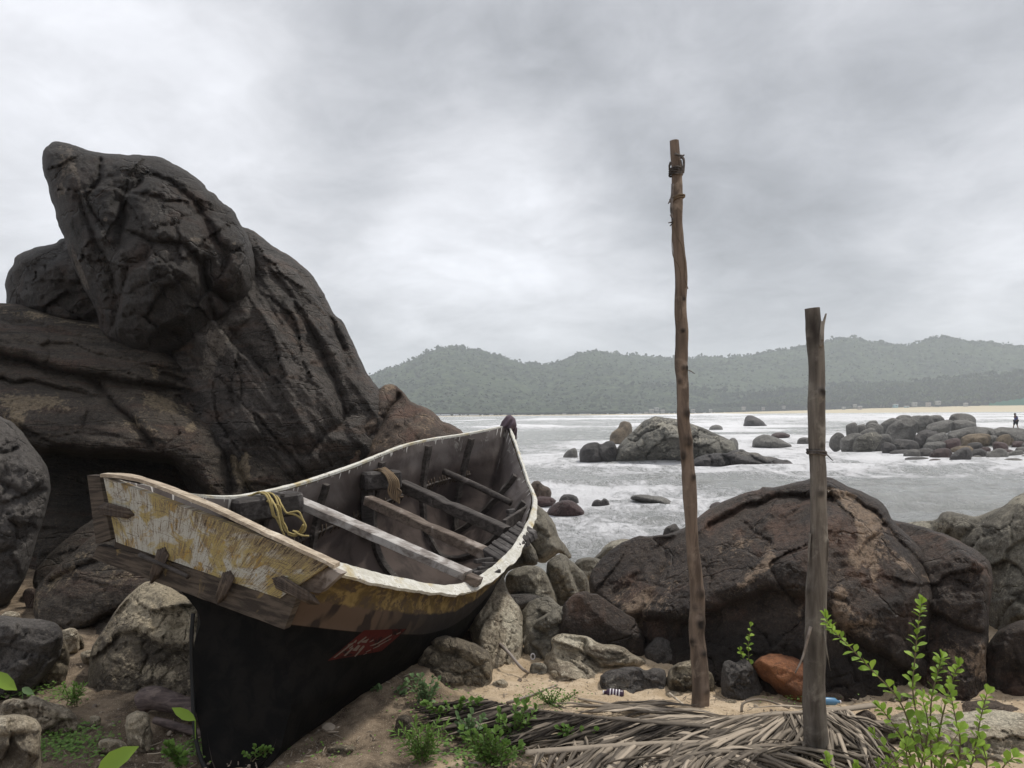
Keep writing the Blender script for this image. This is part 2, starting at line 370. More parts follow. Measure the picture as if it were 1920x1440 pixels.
# sea: rows spaced by how large they look
rows = np.concatenate([[1700, 1500, 1350], np.linspace(1250, 900, 230), np.linspace(898.5, 776, 190), [774.5, 773.5]])
yy = 3.5*F/(rows-768.0); yy = yy[yy < 1200]; yy = np.concatenate([yy, [1300.]])
uu = np.linspace(-1.5, 1.5, 900)
U, Yg = np.meshgrid(uu, yy); Xg = U*(Yg+6)
pw = np.stack([Xg*0.45, Yg*1.0, 0*Xg], -1)
lod = lambda wl: smooth(wl/(Yg*Yg/(3.5*F)), 1.5, 5)   # waves fade where the grid is too coarse
Zg = 0.22*fbm(pw*0.16, 2, 31)*lod(6)+0.22*fbm(pw*0.42, 3, 33, ridged=True)*lod(2)+0.10*fbm(pw*1.3, 3, 35, ridged=True)*lod(.6)+0.03*fbm(pw*4.5, 2, 37, ridged=True)*lod(.25)
FOAMPT = []                    # (x, y, radius) of rocks standing in the water, filled below before the sea is built
# ------------------------------------------------------------------ rocks
def chaikin(p, it=1):
    for _ in range(it):
        q = np.roll(p, -1, 0); p = np.stack([0.78*p+0.22*q, 0.22*p+0.78*q], 1).reshape(-1, 2)
    return p
def resample(p, step):
    q = np.vstack([p, p[:1]]); d = np.linalg.norm(np.diff(q, axis=0), axis=1); s = np.r_[0, np.cumsum(d)]
    u = np.linspace(0, s[-1], max(12, int(s[-1]/step)), endpoint=False)
    return np.stack([np.interp(u, s, q[:, 0]), np.interp(u, s, q[:, 1])], -1)
def pdist(pts, poly, closed=True):
    a = poly; b = np.roll(poly, -1, 0) if closed else None
    if not closed: a, b = poly[:-1], poly[1:]
    best = np.full(len(pts), 1e18); near = pts.copy(); sgn = np.zeros(len(pts))
    for i in range(len(a)):
        ab = b[i]-a[i]; L = (ab@ab)+1e-9; ap = pts-a[i]
        t = np.clip((ap@ab)/L, 0, 1); q = a[i]+t[:, None]*ab; d = ((pts-q)**2).sum(1)
        m = d < best; best[m] = d[m]; near[m] = q[m]; sgn[m] = np.sign(ab[0]*ap[m, 1]-ab[1]*ap[m, 0])
    return np.sqrt(best), near, sgn
def inside(pts, poly):
    x, y = pts[:, 0], pts[:, 1]; r = np.zeros(len(pts), bool); j = len(poly)-1
    for i in range(len(poly)):
        xi, yi = poly[i]; xj, yj = poly[j]
        c = ((yi > y) != (yj > y)) & (x < (xj-xi)*(y-yi)/(yj-yi+1e-12)+xi); r ^= c; j = i
    return r
def poisson(mask, it):
    f = np.zeros(mask.shape)
    for _ in range(it):
        g = np.pad(f, 1); f = np.where(mask, (g[:-2, 1:-1]+g[2:, 1:-1]+g[1:-1, :-2]+g[1:-1, 2:]+1)/4, 0)
    return f
def rock(name, label, poly, Y0, T, mat, TB=None, tilt=0.0, feats=(), stains=(), darks=(), g=3.5, rough=2.0, amp=0.05, nsc=1.6, facets=7, fd=0.10, seed=1, group=None, cat='boulder', strata=None, pw=0.5, lean=0.0, b=None):  # stains: pale stains and, on some rocks, painted sunlit patches
    """poly: outline in photo pixels; Y0: distance of the outline; T: front bulge in metres; feats: (points, depth m, width px on the left of travel, width px on the right)"""
    rs = np.random.RandomState(seed)
    if T < .62 and name in ('boulder', 'stone'): pw = .36; fd = max(fd, .17); facets = max(facets, 8)
    p = np.array(poly, float)
    if name != 'sea_boulder' and name != 'sea_rock' and (b is not None or Y0 < 6.0):   # stand it on the sand: base row -> distance, outline continued below the sand
        b = b or p[:, 1].max(); Yb = 1.7*F/(b-773-(960-p[:, 0].mean())*math.tan(-ROLL)*-1); Y0 = Yb+0.62*T
        ht = np.ptp(p[:, 1]); low = p[:, 1] > b-0.30*ht; p[low, 1] = np.maximum(p[low, 1], b-.12*ht)+0.30*ht+6
    size = max(np.ptp(p[:, 0]), np.ptp(p[:, 1]))
    p = resample(chaikin(p, 1), max(g*0.8, 1.2))
    nz = fbm(np.c_[p*0.030*(120/max(size, 120))**0.3, np.full(len(p), seed*3.3)], 4, seed)
    nz2 = fbm(np.c_[p*0.12, np.full(len(p), seed*1.3)], 3, seed+5)
    tg = np.roll(p, -1, 0)-np.roll(p, 1, 0); nn = np.c_[tg[:, 1], -tg[:, 0]]/(np.linalg.norm(tg, axis=1)[:, None]+1e-9)
    p = p+nn*(nz*rough*1.6+nz2*rough*0.6)[:, None]
    lo, hi = p.min(0)-2*g, p.max(0)+2*g
    nx, ny = int((hi[0]-lo[0])/g)+2, int((hi[1]-lo[1])/g)+2
    gx, gy = np.meshgrid(lo[0]+g*np.arange(nx), lo[1]+g*np.arange(ny)); pts = np.stack([gx, gy], -1).reshape(-1, 2)
    M = inside(pts, p)
    # smooth inflation: coarse solve refined on the fine grid
    cg = max(g, size/56); cx, cy = int((hi[0]-lo[0])/cg)+2, int((hi[1]-lo[1])/cg)+2
    qx, qy = np.meshgrid(lo[0]+cg*np.arange(cx), lo[1]+cg*np.arange(cy)); cm = inside(np.stack([qx, qy], -1).reshape(-1, 2), p).reshape(cy, cx)
    cf = poisson(cm, 1500)
    fx = np.clip((pts[:, 0]-lo[0])/cg, 0, cx-1.001); fy = np.clip((pts[:, 1]-lo[1])/cg, 0, cy-1.001); ix, iy = fx.astype(int), fy.astype(int); ax, ay = fx-ix, fy-iy
    ff = (cf[iy, ix]*(1-ax)+cf[iy, ix+1]*ax)*(1-ay)+(cf[iy+1, ix]*(1-ax)+cf[iy+1, ix+1]*ax)*ay
    dist, nearp, _ = pdist(pts, p)
    ff = ff/(cf.max()+1e-9)
    dn = dist/(dist[M].max()+1e-9)
    h = np.clip(0.75*ff+0.25*dn*(2-dn), 0, None); h = np.where(M, np.maximum(h, 0), 0)**pw
    h = h*np.clip(dist/(1.5*g), 0, 1)**0.5
    h0 = h.copy(); pyc = pts[:, 1]
    # facets: cut the bulge with lowered tangent planes
    H = h.reshape(ny, nx); gyy, gxx = np.gradient(H, g); idx = np.where(M & (h > 0.45))[0]
    if len(idx) and facets:
        facets = int(facets*2.2); fd = fd*1.25
        cut = np.full(len(h), 9.0)
        for k in rs.choice(idx, facets):
            tx, ty = gxx.ravel()[k]+rs.uniform(-.5, .5)/size, gyy.ravel()[k]+rs.uniform(-.5, .5)/size
            cut = np.minimum(cut, h[k]-fd*rs.uniform(.5, 1.5)+(pts[:, 0]-pts[k, 0])*tx+(pts[:, 1]-pts[k, 1])*ty)
        kk = 0.018; a, b = h, cut; hh = np.clip(0.5+0.5*(b-a)/kk, 0, 1); sm = b*(1-hh)+a*hh-kk*hh*(1-hh)
        edge = np.clip(dist/(4*g), 0, 1)
        h = np.where(M, np.minimum(a, np.maximum(sm, 0.3*a)), 0)
    off = h*T
    W0 = P(pts[:, 0], pts[:, 1], np.full(len(pts), Y0)); q = W0.copy(); q[:, 1] += off
    edge = np.clip(dist/(6*g), 0, 1)
    if strata is not None:
        c, s_ = math.cos(R(strata)), math.sin(R(strata)); q2 = np.c_[(q[:, 0]*c+q[:, 2]*s_)*0.35, q[:, 1]*0.3, (-q[:, 0]*s_+q[:, 2]*c)*2.4]
    else: q2 = q
    off = off+edge*(amp*1.1*fbm(q2*nsc, 3, seed*7, .5, True)+amp*0.40*fbm(q2*nsc*4.2, 3, seed*7+3, .6, True)+amp*0.30*fbm(q*nsc*13, 3, seed*7+6, .65))
    def plates(n, a_, wdt_, sl):   # broken plates: every cell steps in or out and tips a little, with a crack along its edges
        qq = q[:, [0, 2]].copy(); qq[:, 1] += .0; c_, s2 = math.cos(R(strata or 20)), math.sin(R(strata or 20))
        qq = np.c_[(qq[:, 0]*c_+qq[:, 1]*s2)*(.55 if strata is not None else .8), (-qq[:, 0]*s2+qq[:, 1]*c_)*(1.7 if strata is not None else 1.1)]
        sz = math.sqrt(np.ptp(qq[M, 0])*np.ptp(qq[M, 1])/n); qq = qq+.30*sz*np.c_[vn(q/sz*.9, seed+61), vn(q/sz*.9, seed+62)]+.07*sz*np.c_[vn(q/sz*4, seed+63), vn(q/sz*4, seed+64)]
        sd = qq[rs.choice(np.where(M)[0], n)].astype(np.float32); qf = qq.astype(np.float32)
        D = np.sqrt(((qf[:, None]-sd[None])**2).sum(2)); o_ = np.argsort(D, 1)[:, :2] if n < 30 else np.argpartition(D, 1, 1)[:, :2]
        d1 = np.take_along_axis(D, o_, 1); sw = d1[:, 0] > d1[:, 1]; i1 = np.where(sw, o_[:, 1], o_[:, 0]); e_ = np.abs(d1[:, 0]-d1[:, 1])
        r_ = rs.uniform(-1, 1, n); g_ = rs.normal(size=(n, 2))*sl
        return a_*r_[i1]+((qf-sd[i1])*g_[i1]).sum(1)*a_/sz-a_*.65*np.exp(-(e_/(wdt_*sz))**2)
    PL = {'bould': .40, 'olive': .8, 'grey': .7, 'red': .3, 'seag': .3, 'sead': .4, 'seat': .4, 'pale': .8, 'horn': .55, 'slab': .55, 'ledge': .55, 'knob': .55, 'block': .7, 'dkred': .4, 'seaw': .8}.get(mat, 1)
    npl = int(np.clip(size/22, 7, 26))
    off = off+edge*(plates(npl, amp*PL*1.25, .035, .9)+plates(npl*5, amp*PL*.24, .06, .8))
    wob = np.c_[vn(np.c_[pts*0.035, np.full(len(pts), 5.5)], seed+90), vn(np.c_[pts*0.035, np.full(len(pts), 9.5)], seed+91)]*5+np.c_[vn(np.c_[pts*0.13, np.full(len(pts), 5.5)], seed+92), vn(np.c_[pts*0.13, np.full(len(pts), 9.5)], seed+93)]*1.8
    for f in feats:
        fp, dep, wl, wr = f; fp = np.array(fp, float)
        d, _, sg = pdist(pts+wob, fp, False)
        ww = np.where(sg < 0, wl, wr); dep = dep*(.68 if mat in ('horn', 'slab') else 1); off = off-dep*np.exp(-(d/ww)**1.05)*np.clip(dist/8, 0, 1)
    stain = np.zeros(len(pts)); dark = np.zeros(len(pts))  # stain also holds the painted sunlit patches of some rocks
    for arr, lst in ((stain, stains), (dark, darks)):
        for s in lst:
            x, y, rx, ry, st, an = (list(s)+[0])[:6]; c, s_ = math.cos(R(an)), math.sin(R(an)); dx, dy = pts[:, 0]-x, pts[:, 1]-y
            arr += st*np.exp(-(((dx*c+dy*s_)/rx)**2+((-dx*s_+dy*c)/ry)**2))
    base = Y0+tilt*(p[:, 1].max()-pyc)/F*Y0+lean*(pts[:, 0]-p[:, 0].mean())/F*Y0
    front = base-off; back = base+h0*(TB if TB is not None else T)
    # faces: cells with any inside corner, outside corners snap to the outline
    Mg = M.reshape(ny, nx); cell = Mg[:-1, :-1] | Mg[1:, :-1] | Mg[:-1, 1:] | Mg[1:, 1:]
    use = np.zeros((ny, nx), bool)
    for a in (slice(0, -1), slice(1, None)):
        for b in (slice(0, -1), slice(1, None)): use[a, b] |= cell
    use = use.ravel(); xy = np.where(M[:, None], pts, nearp)
    inn = use & M; bd = use & ~M; bb = base
    fi = np.full(len(pts), -1); bi = fi.copy(); n1 = inn.sum(); nb = bd.sum()
    fi[inn] = np.arange(n1); fi[bd] = n1+np.arange(nb); bi[inn] = n1+nb+np.arange(n1); bi[bd] = fi[bd]
    V = np.vstack([P(xy[inn, 0], xy[inn, 1], front[inn]), P(xy[bd, 0], xy[bd, 1], bb[bd]), P(xy[inn, 0], xy[inn, 1], back[inn])])
    r, c = np.where(cell); a0 = r*nx+c
    fr = np.stack([fi[a0], fi[a0+nx], fi[a0+nx+1], fi[a0+1]], -1); bk = np.stack([bi[a0], bi[a0+1], bi[a0+nx+1], bi[a0+nx]], -1)
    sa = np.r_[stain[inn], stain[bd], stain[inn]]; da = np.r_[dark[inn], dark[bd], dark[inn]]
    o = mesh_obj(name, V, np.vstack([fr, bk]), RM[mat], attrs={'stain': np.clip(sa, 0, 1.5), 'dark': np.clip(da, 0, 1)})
    return tag(o, label, cat, group)

rock('boulder', 'tall dark crag of rock with a blunt horn leaning left at its top',
 [(100,264),(82,278),(78,300),(82,325),(90,345),(93,370),(103,395),(108,420),(118,440),(128,470),(138,500),(150,522),(160,545),(180,580),(190,625),(235,655),(300,668),(350,655),(400,612),(440,580),(470,550),(478,500),(470,450),(445,410),(440,395),(412,375),(405,362),(388,355),(385,345),(355,320),(330,308),(300,294),(262,290),(230,290),(180,287),(150,275),(125,267)],
 9.6, 1.25, 'horn', tilt=.25, amp=.09, nsc=1.2, facets=14, fd=.12, seed=3, rough=2.2, TB=1.5,
 feats=[([(190,300),(185,335),(165,370),(175,400),(195,425)],.22,4,5),([(262,340),(240,360),(230,385),(232,420),(225,460)],.36,5,16),([(285,325),(330,345),(370,380),(410,450)],.24,4,12),
        ([(150,372),(165,420),(190,470),(210,520),(218,560)],.30,5,14),([(250,435),(290,455),(345,455),(370,480),(385,530),(400,590)],.24,4,12),([(375,400),(395,440),(430,470),(425,500)],.2,4,12),
        ([(210,610),(235,520),(240,495),(275,485),(278,470)],.22,8,4),([(380,490),(390,540),(440,575)],.5,12,5)],
 stains=[(125,300,18,35,.9),(148,340,5,30,.7,-20),(115,355,8,14,.8),(150,505,5,45,1.3,-22),(197,410,4,5,1.4),(365,450,14,8,.9),(440,455,8,10,.8),(355,485,10,8,.6)])
rock('boulder', 'dark rounded boulder behind the foot of the leaning horn crag',
 [(10,545),(9,530),(18,505),(25,498),(27,480),(45,470),(75,462),(105,458),(112,448),(124,446),(150,440),(200,470),(230,560),(230,640),(100,640),(14,600)], 10.8, 1.0, 'horn', amp=.08, seed=5, facets=8, tilt=.1)
rock('boulder', 'steep brown slab of rock sloping down to the sea beside the crag',
 [(440,418),(452,424),(470,430),(485,440),(510,462),(540,478),(560,492),(585,515),(600,536),(612,560),(625,590),(642,602),(652,622),(665,650),(678,680),(690,705),(702,722),(720,740),(730,800),(700,900),(600,940),(480,960),(380,960),(330,900),(320,800),(250,690),(240,620),(270,560),(340,520),(400,500),(440,460)],
 9.6, 1.4, 'slab', tilt=.35, amp=.085, nsc=1.3, facets=10, fd=.08, seed=8, strata=-55, TB=1.6,
 feats=[([(520,520),(570,590),(600,650),(640,740),(648,775)],.30,6,12),([(500,560),(530,620)],.14,5,7),([(430,620),(500,700),(550,790),(565,840)],.16,6,10),([(620,600),(645,650),(650,690)],.22,6,7),([(660,770),(640,790),(600,820),(580,850)],.3,8,10),
        ([(470,480),(480,540),(470,600),(430,640)],.2,14,10),([(560,500),(600,560),(640,640),(672,700)],.10,8,5),([(600,520),(640,600)],.1,5,5),([(470,650),(520,760),(560,850)],.12,10,6),([(400,660),(430,700),(440,760)],.15,8,8)],
 stains=[(410,640,28,40,.75,20),(390,690,18,25,.6),(560,600,60,90,.15)])
rock('boulder', 'long brown ledge of cracked rock above the boat at the left edge',
 [(-190,790),(-170,680),(-110,600),(-55,566),(0,568),(35,570),(70,582),(110,592),(160,603),(205,607),(240,606),(280,613),(308,628),(322,648),(345,672),(375,700),(400,712),(425,725),(445,735),(470,745),(500,775),(540,830),(560,870),(565,920),(540,1000),(480,1090),(300,1140),(100,1150),(-60,1150),(-140,1060),(-185,930)],
 8.6, 1.5, 'ledge', tilt=.5, amp=.06, nsc=1.4, facets=8, fd=.07, seed=12, strata=-12, TB=1.2, rough=1.6,
 feats=[([(-20,660),(40,675),(90,690),(130,702),(200,712),(270,722),(330,728)],.42,5,26),([(-20,712),(60,718),(110,728),(160,736)],.24,4,12),([(185,722),(220,760),(255,790),(285,830)],.25,5,14),
        ([(345,750),(370,765),(405,790),(430,840),(435,920)],.35,7,16),([(-60,842),(60,850),(150,856),(250,862),(330,875),(420,960)],1.35,7,190),([(310,700),(350,715),(400,717),(425,723)],.2,4,12),([(440,760),(455,820),(448,880),(470,925)],.22,6,10),([(150,640),(220,650),(300,690)],.07,5,5),([(30,600),(120,625),(210,640)],.06,4,6)],
 stains=[(60,752,70,14,1.0,5),(30,785,20,25,.8),(300,755,50,16,.9,18),(265,800,30,20,.5),(60,590,120,10,.5,10),(230,612,60,8,.5),(440,830,16,60,1.1,-10),(455,880,14,40,1.0,-10),(360,800,14,10,.7),(395,915,8,40,.6),(290,690,12,22,.4)],
 darks=[(110,870,60,25,.4),(220,960,170,75,.75)])  # darks paint the shade of the cave recess into the ledge
rock('boulder', 'grey rounded boulder cut by the left edge of the picture',
 [(-150,900),(-120,810),(-70,778),(-20,775),(10,785),(42,805),(50,825),(70,850),(92,875),(97,905),(90,945),(72,1000),(60,1050),(40,1100),(0,1150),(-70,1150),(-130,1050)], 6.9, .7, 'grey', tilt=.2, amp=.05, nsc=2, facets=7, seed=14, feats=[([(-10,845),(20,850),(30,842)],.12,4,6),([(0,900),(50,930),(85,915)],.08,6,10)])
rock('boulder', 'red brown knobbed rock split by a crack behind the middle of the boat',
 [(560,900),(566,850),(590,828),(620,800),(650,776),(690,765),(705,735),(720,722),(735,718),(752,728),(765,745),(773,756),(800,765),(825,782),(828,788),(850,795),(868,808),(900,850),(930,950),(900,1000),(560,1000)],
 9.5, .8, 'knob', tilt=.3, amp=.05, nsc=1.7, facets=8, fd=.08, seed=17, TB=1.2,
 feats=[([(745,742),(735,765),(715,790),(695,825),(680,860)],.28,6,6),([(650,785),(610,820),(585,845),(600,840),(620,870)],.2,6,8),([(560,850),(600,822),(625,818),(640,850),(660,890)],.2,6,8),([(828,788),(835,810)],.12,5,5)],
 stains=[(730,725,14,12,.8),(690,835,40,12,.7,-15),(800,790,30,25,.4)])
rock('boulder', 'speckled dark boulder on the ground under the high left corner of the boat',
 [(62,1115),(75,1090),(120,1050),(165,1010),(210,985),(300,980),(360,1020),(400,1100),(370,1180),(260,1200),(150,1190),(80,1165),(64,1140)], 6.15, .55, 'ledge', tilt=.5, amp=.03, nsc=2.5, facets=9, fd=.14, seed=21, b=1185, stains=[(240,1080,60,25,.5),(130,1075,20,50,.5,40),(60,1130,20,20,.6)], feats=[([(95,1090),(150,1062),(180,1050)],.12,4,6),([(140,1190),(190,1160),(230,1140)],.2,5,20)])
rock('boulder', 'light speckled block of rock leaning against the black hull',
 [(144,1300),(146,1280),(158,1258),(166,1225),(196,1175),(232,1122),(268,1092),(290,1088),(320,1100),(345,1118),(368,1122),(382,1138),(400,1200),(420,1300),(410,1370),(300,1365),(200,1345),(148,1325)],
 4.85, .38, 'block', tilt=.55, amp=.035, nsc=4, facets=8, fd=.13, seed=25, b=1326, rough=1.5, TB=.5, g=3,
 feats=[([(196,1215),(225,1190),(255,1185),(290,1205),(330,1225),(375,1228)],.10,4,60),([(330,1180),(345,1172)],.04,4,3),([(168,1230),(190,1185),(230,1130)],.05,5,20)],
 stains=[(290,1140,70,40,.9),(300,1115,40,20,.6),(330,1190,50,25,.6),(270,1255,30,15,.5),(310,1265,30,10,.5)], darks=[(270,1225,75,22,.75,8),(190,1260,22,60,.6,25),(250,1290,80,22,.6),(340,1215,50,12,.6,10)])  # speckles, with a lit top and a shaded front painted in
rock('boulder', 'flat grey boulder at the left edge behind the smaller veined rock', [(-60,1150),(0,1152),(30,1158),(75,1160),(108,1168),(120,1190),(110,1240),(40,1275),(-60,1290)], 5.25, .3, 'grey', amp=.03, nsc=4, seed=28, facets=5, g=3)
rock('boulder', 'small grey rock with dark diagonal veins at the lower left', [(28,1205),(35,1190),(40,1176),(60,1166),(85,1168),(105,1172),(116,1188),(128,1215),(131,1235),(120,1262),(60,1268),(38,1245)], 5.0, .16, 'block', amp=.02, nsc=6, seed=30, facets=6, g=2.5, feats=[([(65,1175),(75,1205),(100,1228),(122,1245)],.04,3,3),([(85,1200),(105,1235)],.03,3,3)], darks=[(95,1215,25,5,.6,45)])
rock('stone', 'small pale stone tucked right of the veined rock', [(112,1182),(135,1176),(150,1185),(150,1205),(120,1212)], 5.3, .08, 'pale', amp=.01, nsc=8, seed=31, facets=3, g=2.5, cat='stone')
rock('stone', 'knobbly tan stone outcrop low at the left edge', [(0,1325),(10,1312),(30,1306),(50,1312),(60,1302),(80,1312),(110,1320),(140,1332),(158,1350),(120,1362),(60,1360),(0,1362)], 4.3, .12, 'pale', amp=.03, nsc=7, seed=33, facets=6, g=2.5, rough=2.4, cat='stone', feats=[([(45,1312),(55,1335),(62,1350)],.04,3,4)], darks=[(15,1325,15,8,.7)])
rock('stone', 'two tone stone with dark base at the bottom left corner', [(-40,1345),(0,1342),(40,1338),(66,1346),(78,1362),(76,1385),(78,1440),(70,1500),(-40,1500)], 3.95, .2, 'pale', amp=.025, nsc=6, seed=35, facets=6, g=3, cat='stone', darks=[(25,1415,50,32,1.0)], feats=[([(-10,1378),(30,1380),(62,1374)],.05,4,14)])
rock('stone', 'pale stone half sunk in sand below the driftwood log', [(232,1345),(250,1333),(275,1334),(282,1350),(290,1375),(262,1392),(240,1375)], 4.25, .08, 'pale', amp=.015, nsc=8, seed=37, facets=4, g=2.5, cat='stone', darks=[(280,1372,18,12,.8)])
# rocks in the middle, behind and under the right side of the boat
rock('boulder', 'pointed olive rock leaning right behind the lowest point of the boat rim', [(960,960),(985,936),(1008,944),(1030,965),(1042,985),(1048,1005),(1062,1025),(1073,1046),(1060,1048),(1048,1036),(1038,1045),(1020,1058),(1000,1050),(975,1020)], 8.3, .5, 'olive', amp=.03, nsc=3, seed=41, facets=7, g=2.8)
rock('boulder', 'tall olive slab leaning against the left flank of the great dark boulder', [(1022,1058),(1040,1042),(1056,1036),(1080,1058),(1100,1078),(1106,1095),(1106,1130),(1112,1165),(1125,1195),(1135,1215),(1080,1215),(1050,1180),(1035,1130)], 7.4, .4, 'olive', amp=.03, nsc=3.5, seed=42, facets=7, g=2.8, feats=[([(1042,1072),(1055,1090),(1065,1115),(1068,1140)],.06,4,8)])
rock('boulder', 'rounded mossy rock below the pointed olive rock', [(946,1130),(945,1095),(955,1072),(985,1060),(1010,1060),(1030,1080),(1045,1115),(1048,1145),(1020,1165),(960,1160)], 7.2, .4, 'olive', amp=.03, nsc=3.5, seed=43, facets=6, g=2.8, stains=[(1000,1105,30,25,.5)])
rock('boulder', 'dark overhanging rock close under the white boat rim', [(905,1060),(930,1010),(965,990),(1000,1020),(1014,1058),(985,1062),(955,1068),(945,1085),(920,1100)], 7.8, .4, 'olive', amp=.03, nsc=3.5, seed=44, facets=6, g=2.8, darks=[(970,1055,50,15,.7)])
rock('boulder', 'flat grey slab low between the mossy rock and the brown stump shaped rock', [(940,1115),(1000,1112),(1030,1125),(1040,1180),(1035,1265),(955,1270),(940,1180)], 6.9, .3, 'grey', amp=.02, nsc=4, seed=45, facets=5, g=2.8)
rock('stone', 'black oval stone perched on the clump of olive rocks', [(994,1163),(994,1148),(1005,1130),(1025,1117),(1040,1122),(1043,1140),(1030,1152),(1010,1165)], 6.45, .15, 'sead', amp=.01, nsc=5, seed=46, facets=4, g=2.2, cat='stone')
rock('boulder', 'lumpy clump of olive rock over the dark hollow with litter', [(978,1205),(985,1185),(1005,1165),(1035,1145),(1050,1135),(1072,1142),(1084,1155),(1088,1178),(1080,1205),(1040,1222),(1000,1240),(975,1235)], 6.6, .3, 'olive', amp=.04, nsc=4.5, seed=47, b=1232, facets=8, g=2.5, rough=2.5, feats=[([(1000,1175),(1015,1190),(1045,1175),(1085,1165)],.08,4,6),([(1045,1140),(1060,1160),(1080,1165)],.05,4,4)])
rock('boulder', 'narrow reddish rock wedged between the slab and the pale rocks', [(1085,1160),(1105,1175),(1135,1210),(1150,1235),(1100,1235),(1075,1200)], 6.3, .15, 'knob', amp=.02, nsc=5, seed=48, facets=4, g=2.5)
rock('boulder', 'brown stump shaped rock propping up the boat below its rim', [(870,1145),(890,1095),(920,1066),(942,1072),(950,1100),(962,1125),(976,1140),(980,1170),(983,1215),(992,1250),(985,1268),(950,1262),(915,1225),(880,1190)], 5.75, .3, 'pale', amp=.035, nsc=4, seed=49, facets=8, g=2.6, strata=65, tilt=.9, darks=[(900,1110,30,40,.8),(935,1085,20,30,.6)], stains=[(960,1180,18,50,.6)])  # pale patch and darks paint its lit right and shaded left side
rock('boulder', 'low crumbly brown rock at the sand beneath the black hull', [(735,1310),(742,1270),(762,1232),(790,1205),(825,1190),(860,1196),(895,1206),(918,1222),(924,1250),(918,1285),(850,1305)], 5.2, .32, 'block', amp=.045, nsc=4.5, seed=51, b=1295, facets=8, g=2.8, rough=2.5, darks=[(770,1270,45,45,.8),(830,1205,40,12,.4)], feats=[([(800,1200),(830,1225),(850,1222)],.08,4,8),([(850,1225),(900,1250),(915,1270)],.05,4,6)])
rock('stone', 'half buried brown stone on the shaded soil beneath the boat', [(738,1375),(740,1350),(755,1338),(772,1345),(778,1365),(770,1385)], 4.25, .08, 'block', amp=.01, nsc=7, seed=52, facets=4, g=2.5, cat='stone', darks=[(758,1360,30,30,.4)])
rock('boulder', 'long pale rock with flaky upper edge rising from the sand', [(1012,1245),(1020,1228),(1036,1218),(1030,1198),(1048,1187),(1080,1189),(1105,1193),(1122,1206),(1150,1208),(1168,1212),(1188,1228),(1215,1238),(1242,1250),(1262,1262),(1250,1290),(1150,1300),(1080,1285),(1020,1275)], 5.45, .35, 'pale', tilt=.35, amp=.035, nsc=4, seed=55, b=1275, facets=8, g=2.4, strata=-15, rough=1.6, feats=[([(1098,1200),(1100,1225),(1125,1250),(1180,1252),(1240,1256)],.13,4,22),([(1048,1232),(1070,1240),(1100,1262)],.05,3,6)], darks=[(1130,1235,30,12,.55),(1160,1225,35,10,.3)], stains=[(1080,1200,40,10,.8)])
rock('boulder', 'grey granite rock in front of the long pale rock behind the small bottle', [(1122,1270),(1140,1256),(1165,1252),(1195,1248),(1210,1258),(1230,1252),(1250,1258),(1252,1285),(1246,1312),(1180,1315),(1130,1300)], 5.0, .2, 'grey', amp=.025, nsc=5, seed=56, b=1302, facets=7, g=2.4, stains=[(1160,1285,30,20,.8),(1230,1290,20,15,.6)])
rock('boulder', 'jagged yellowish rock behind the foot of the taller pole', [(1246,1290),(1250,1258),(1268,1242),(1290,1240),(1298,1236),(1315,1252),(1332,1258),(1340,1275),(1348,1300),(1330,1315),(1260,1315)], 5.0, .2, 'block', amp=.04, nsc=6, seed=57, b=1302, facets=8, g=2.4, rough=2.8, stains=[(1285,1255,25,10,.8),(1325,1268,15,8,.6)], darks=[(1280,1290,25,10,.8)])
rock('boulder', 'smooth grey brown slab in the shade left of the taller pole', [(1205,1222),(1218,1205),(1234,1192),(1262,1200),(1300,1218),(1330,1238),(1325,1262),(1260,1262),(1225,1242)], 5.75, .2, 'grey', amp=.015, nsc=4, seed=58, b=1248, facets=5, g=2.5)
rock('boulder', 'upright grey green stone behind the leafy sapling', [(1352,1320),(1352,1262),(1355,1240),(1368,1237),(1380,1242),(1396,1234),(1408,1244),(1425,1272),(1438,1300),(1445,1325),(1400,1335)], 4.95, .14, 'grey', amp=.03, nsc=7, seed=59, b=1312, facets=7, g=2.3, rough=2.2, stains=[(1425,1300,15,18,.6),(1370,1255,10,12,.5)])
rock('boulder', 'rust orange boulder in the shade between the two poles', [(1408,1245),(1422,1232),(1450,1225),(1480,1226),(1510,1240),(1545,1262),(1552,1290),(1530,1310),(1480,1302),(1450,1288),(1420,1268)], 5.05, .3, 'red', amp=.018, nsc=3, seed=60, b=1318, facets=4, g=2.6, darks=[(1480,1298,60,12,.7)])
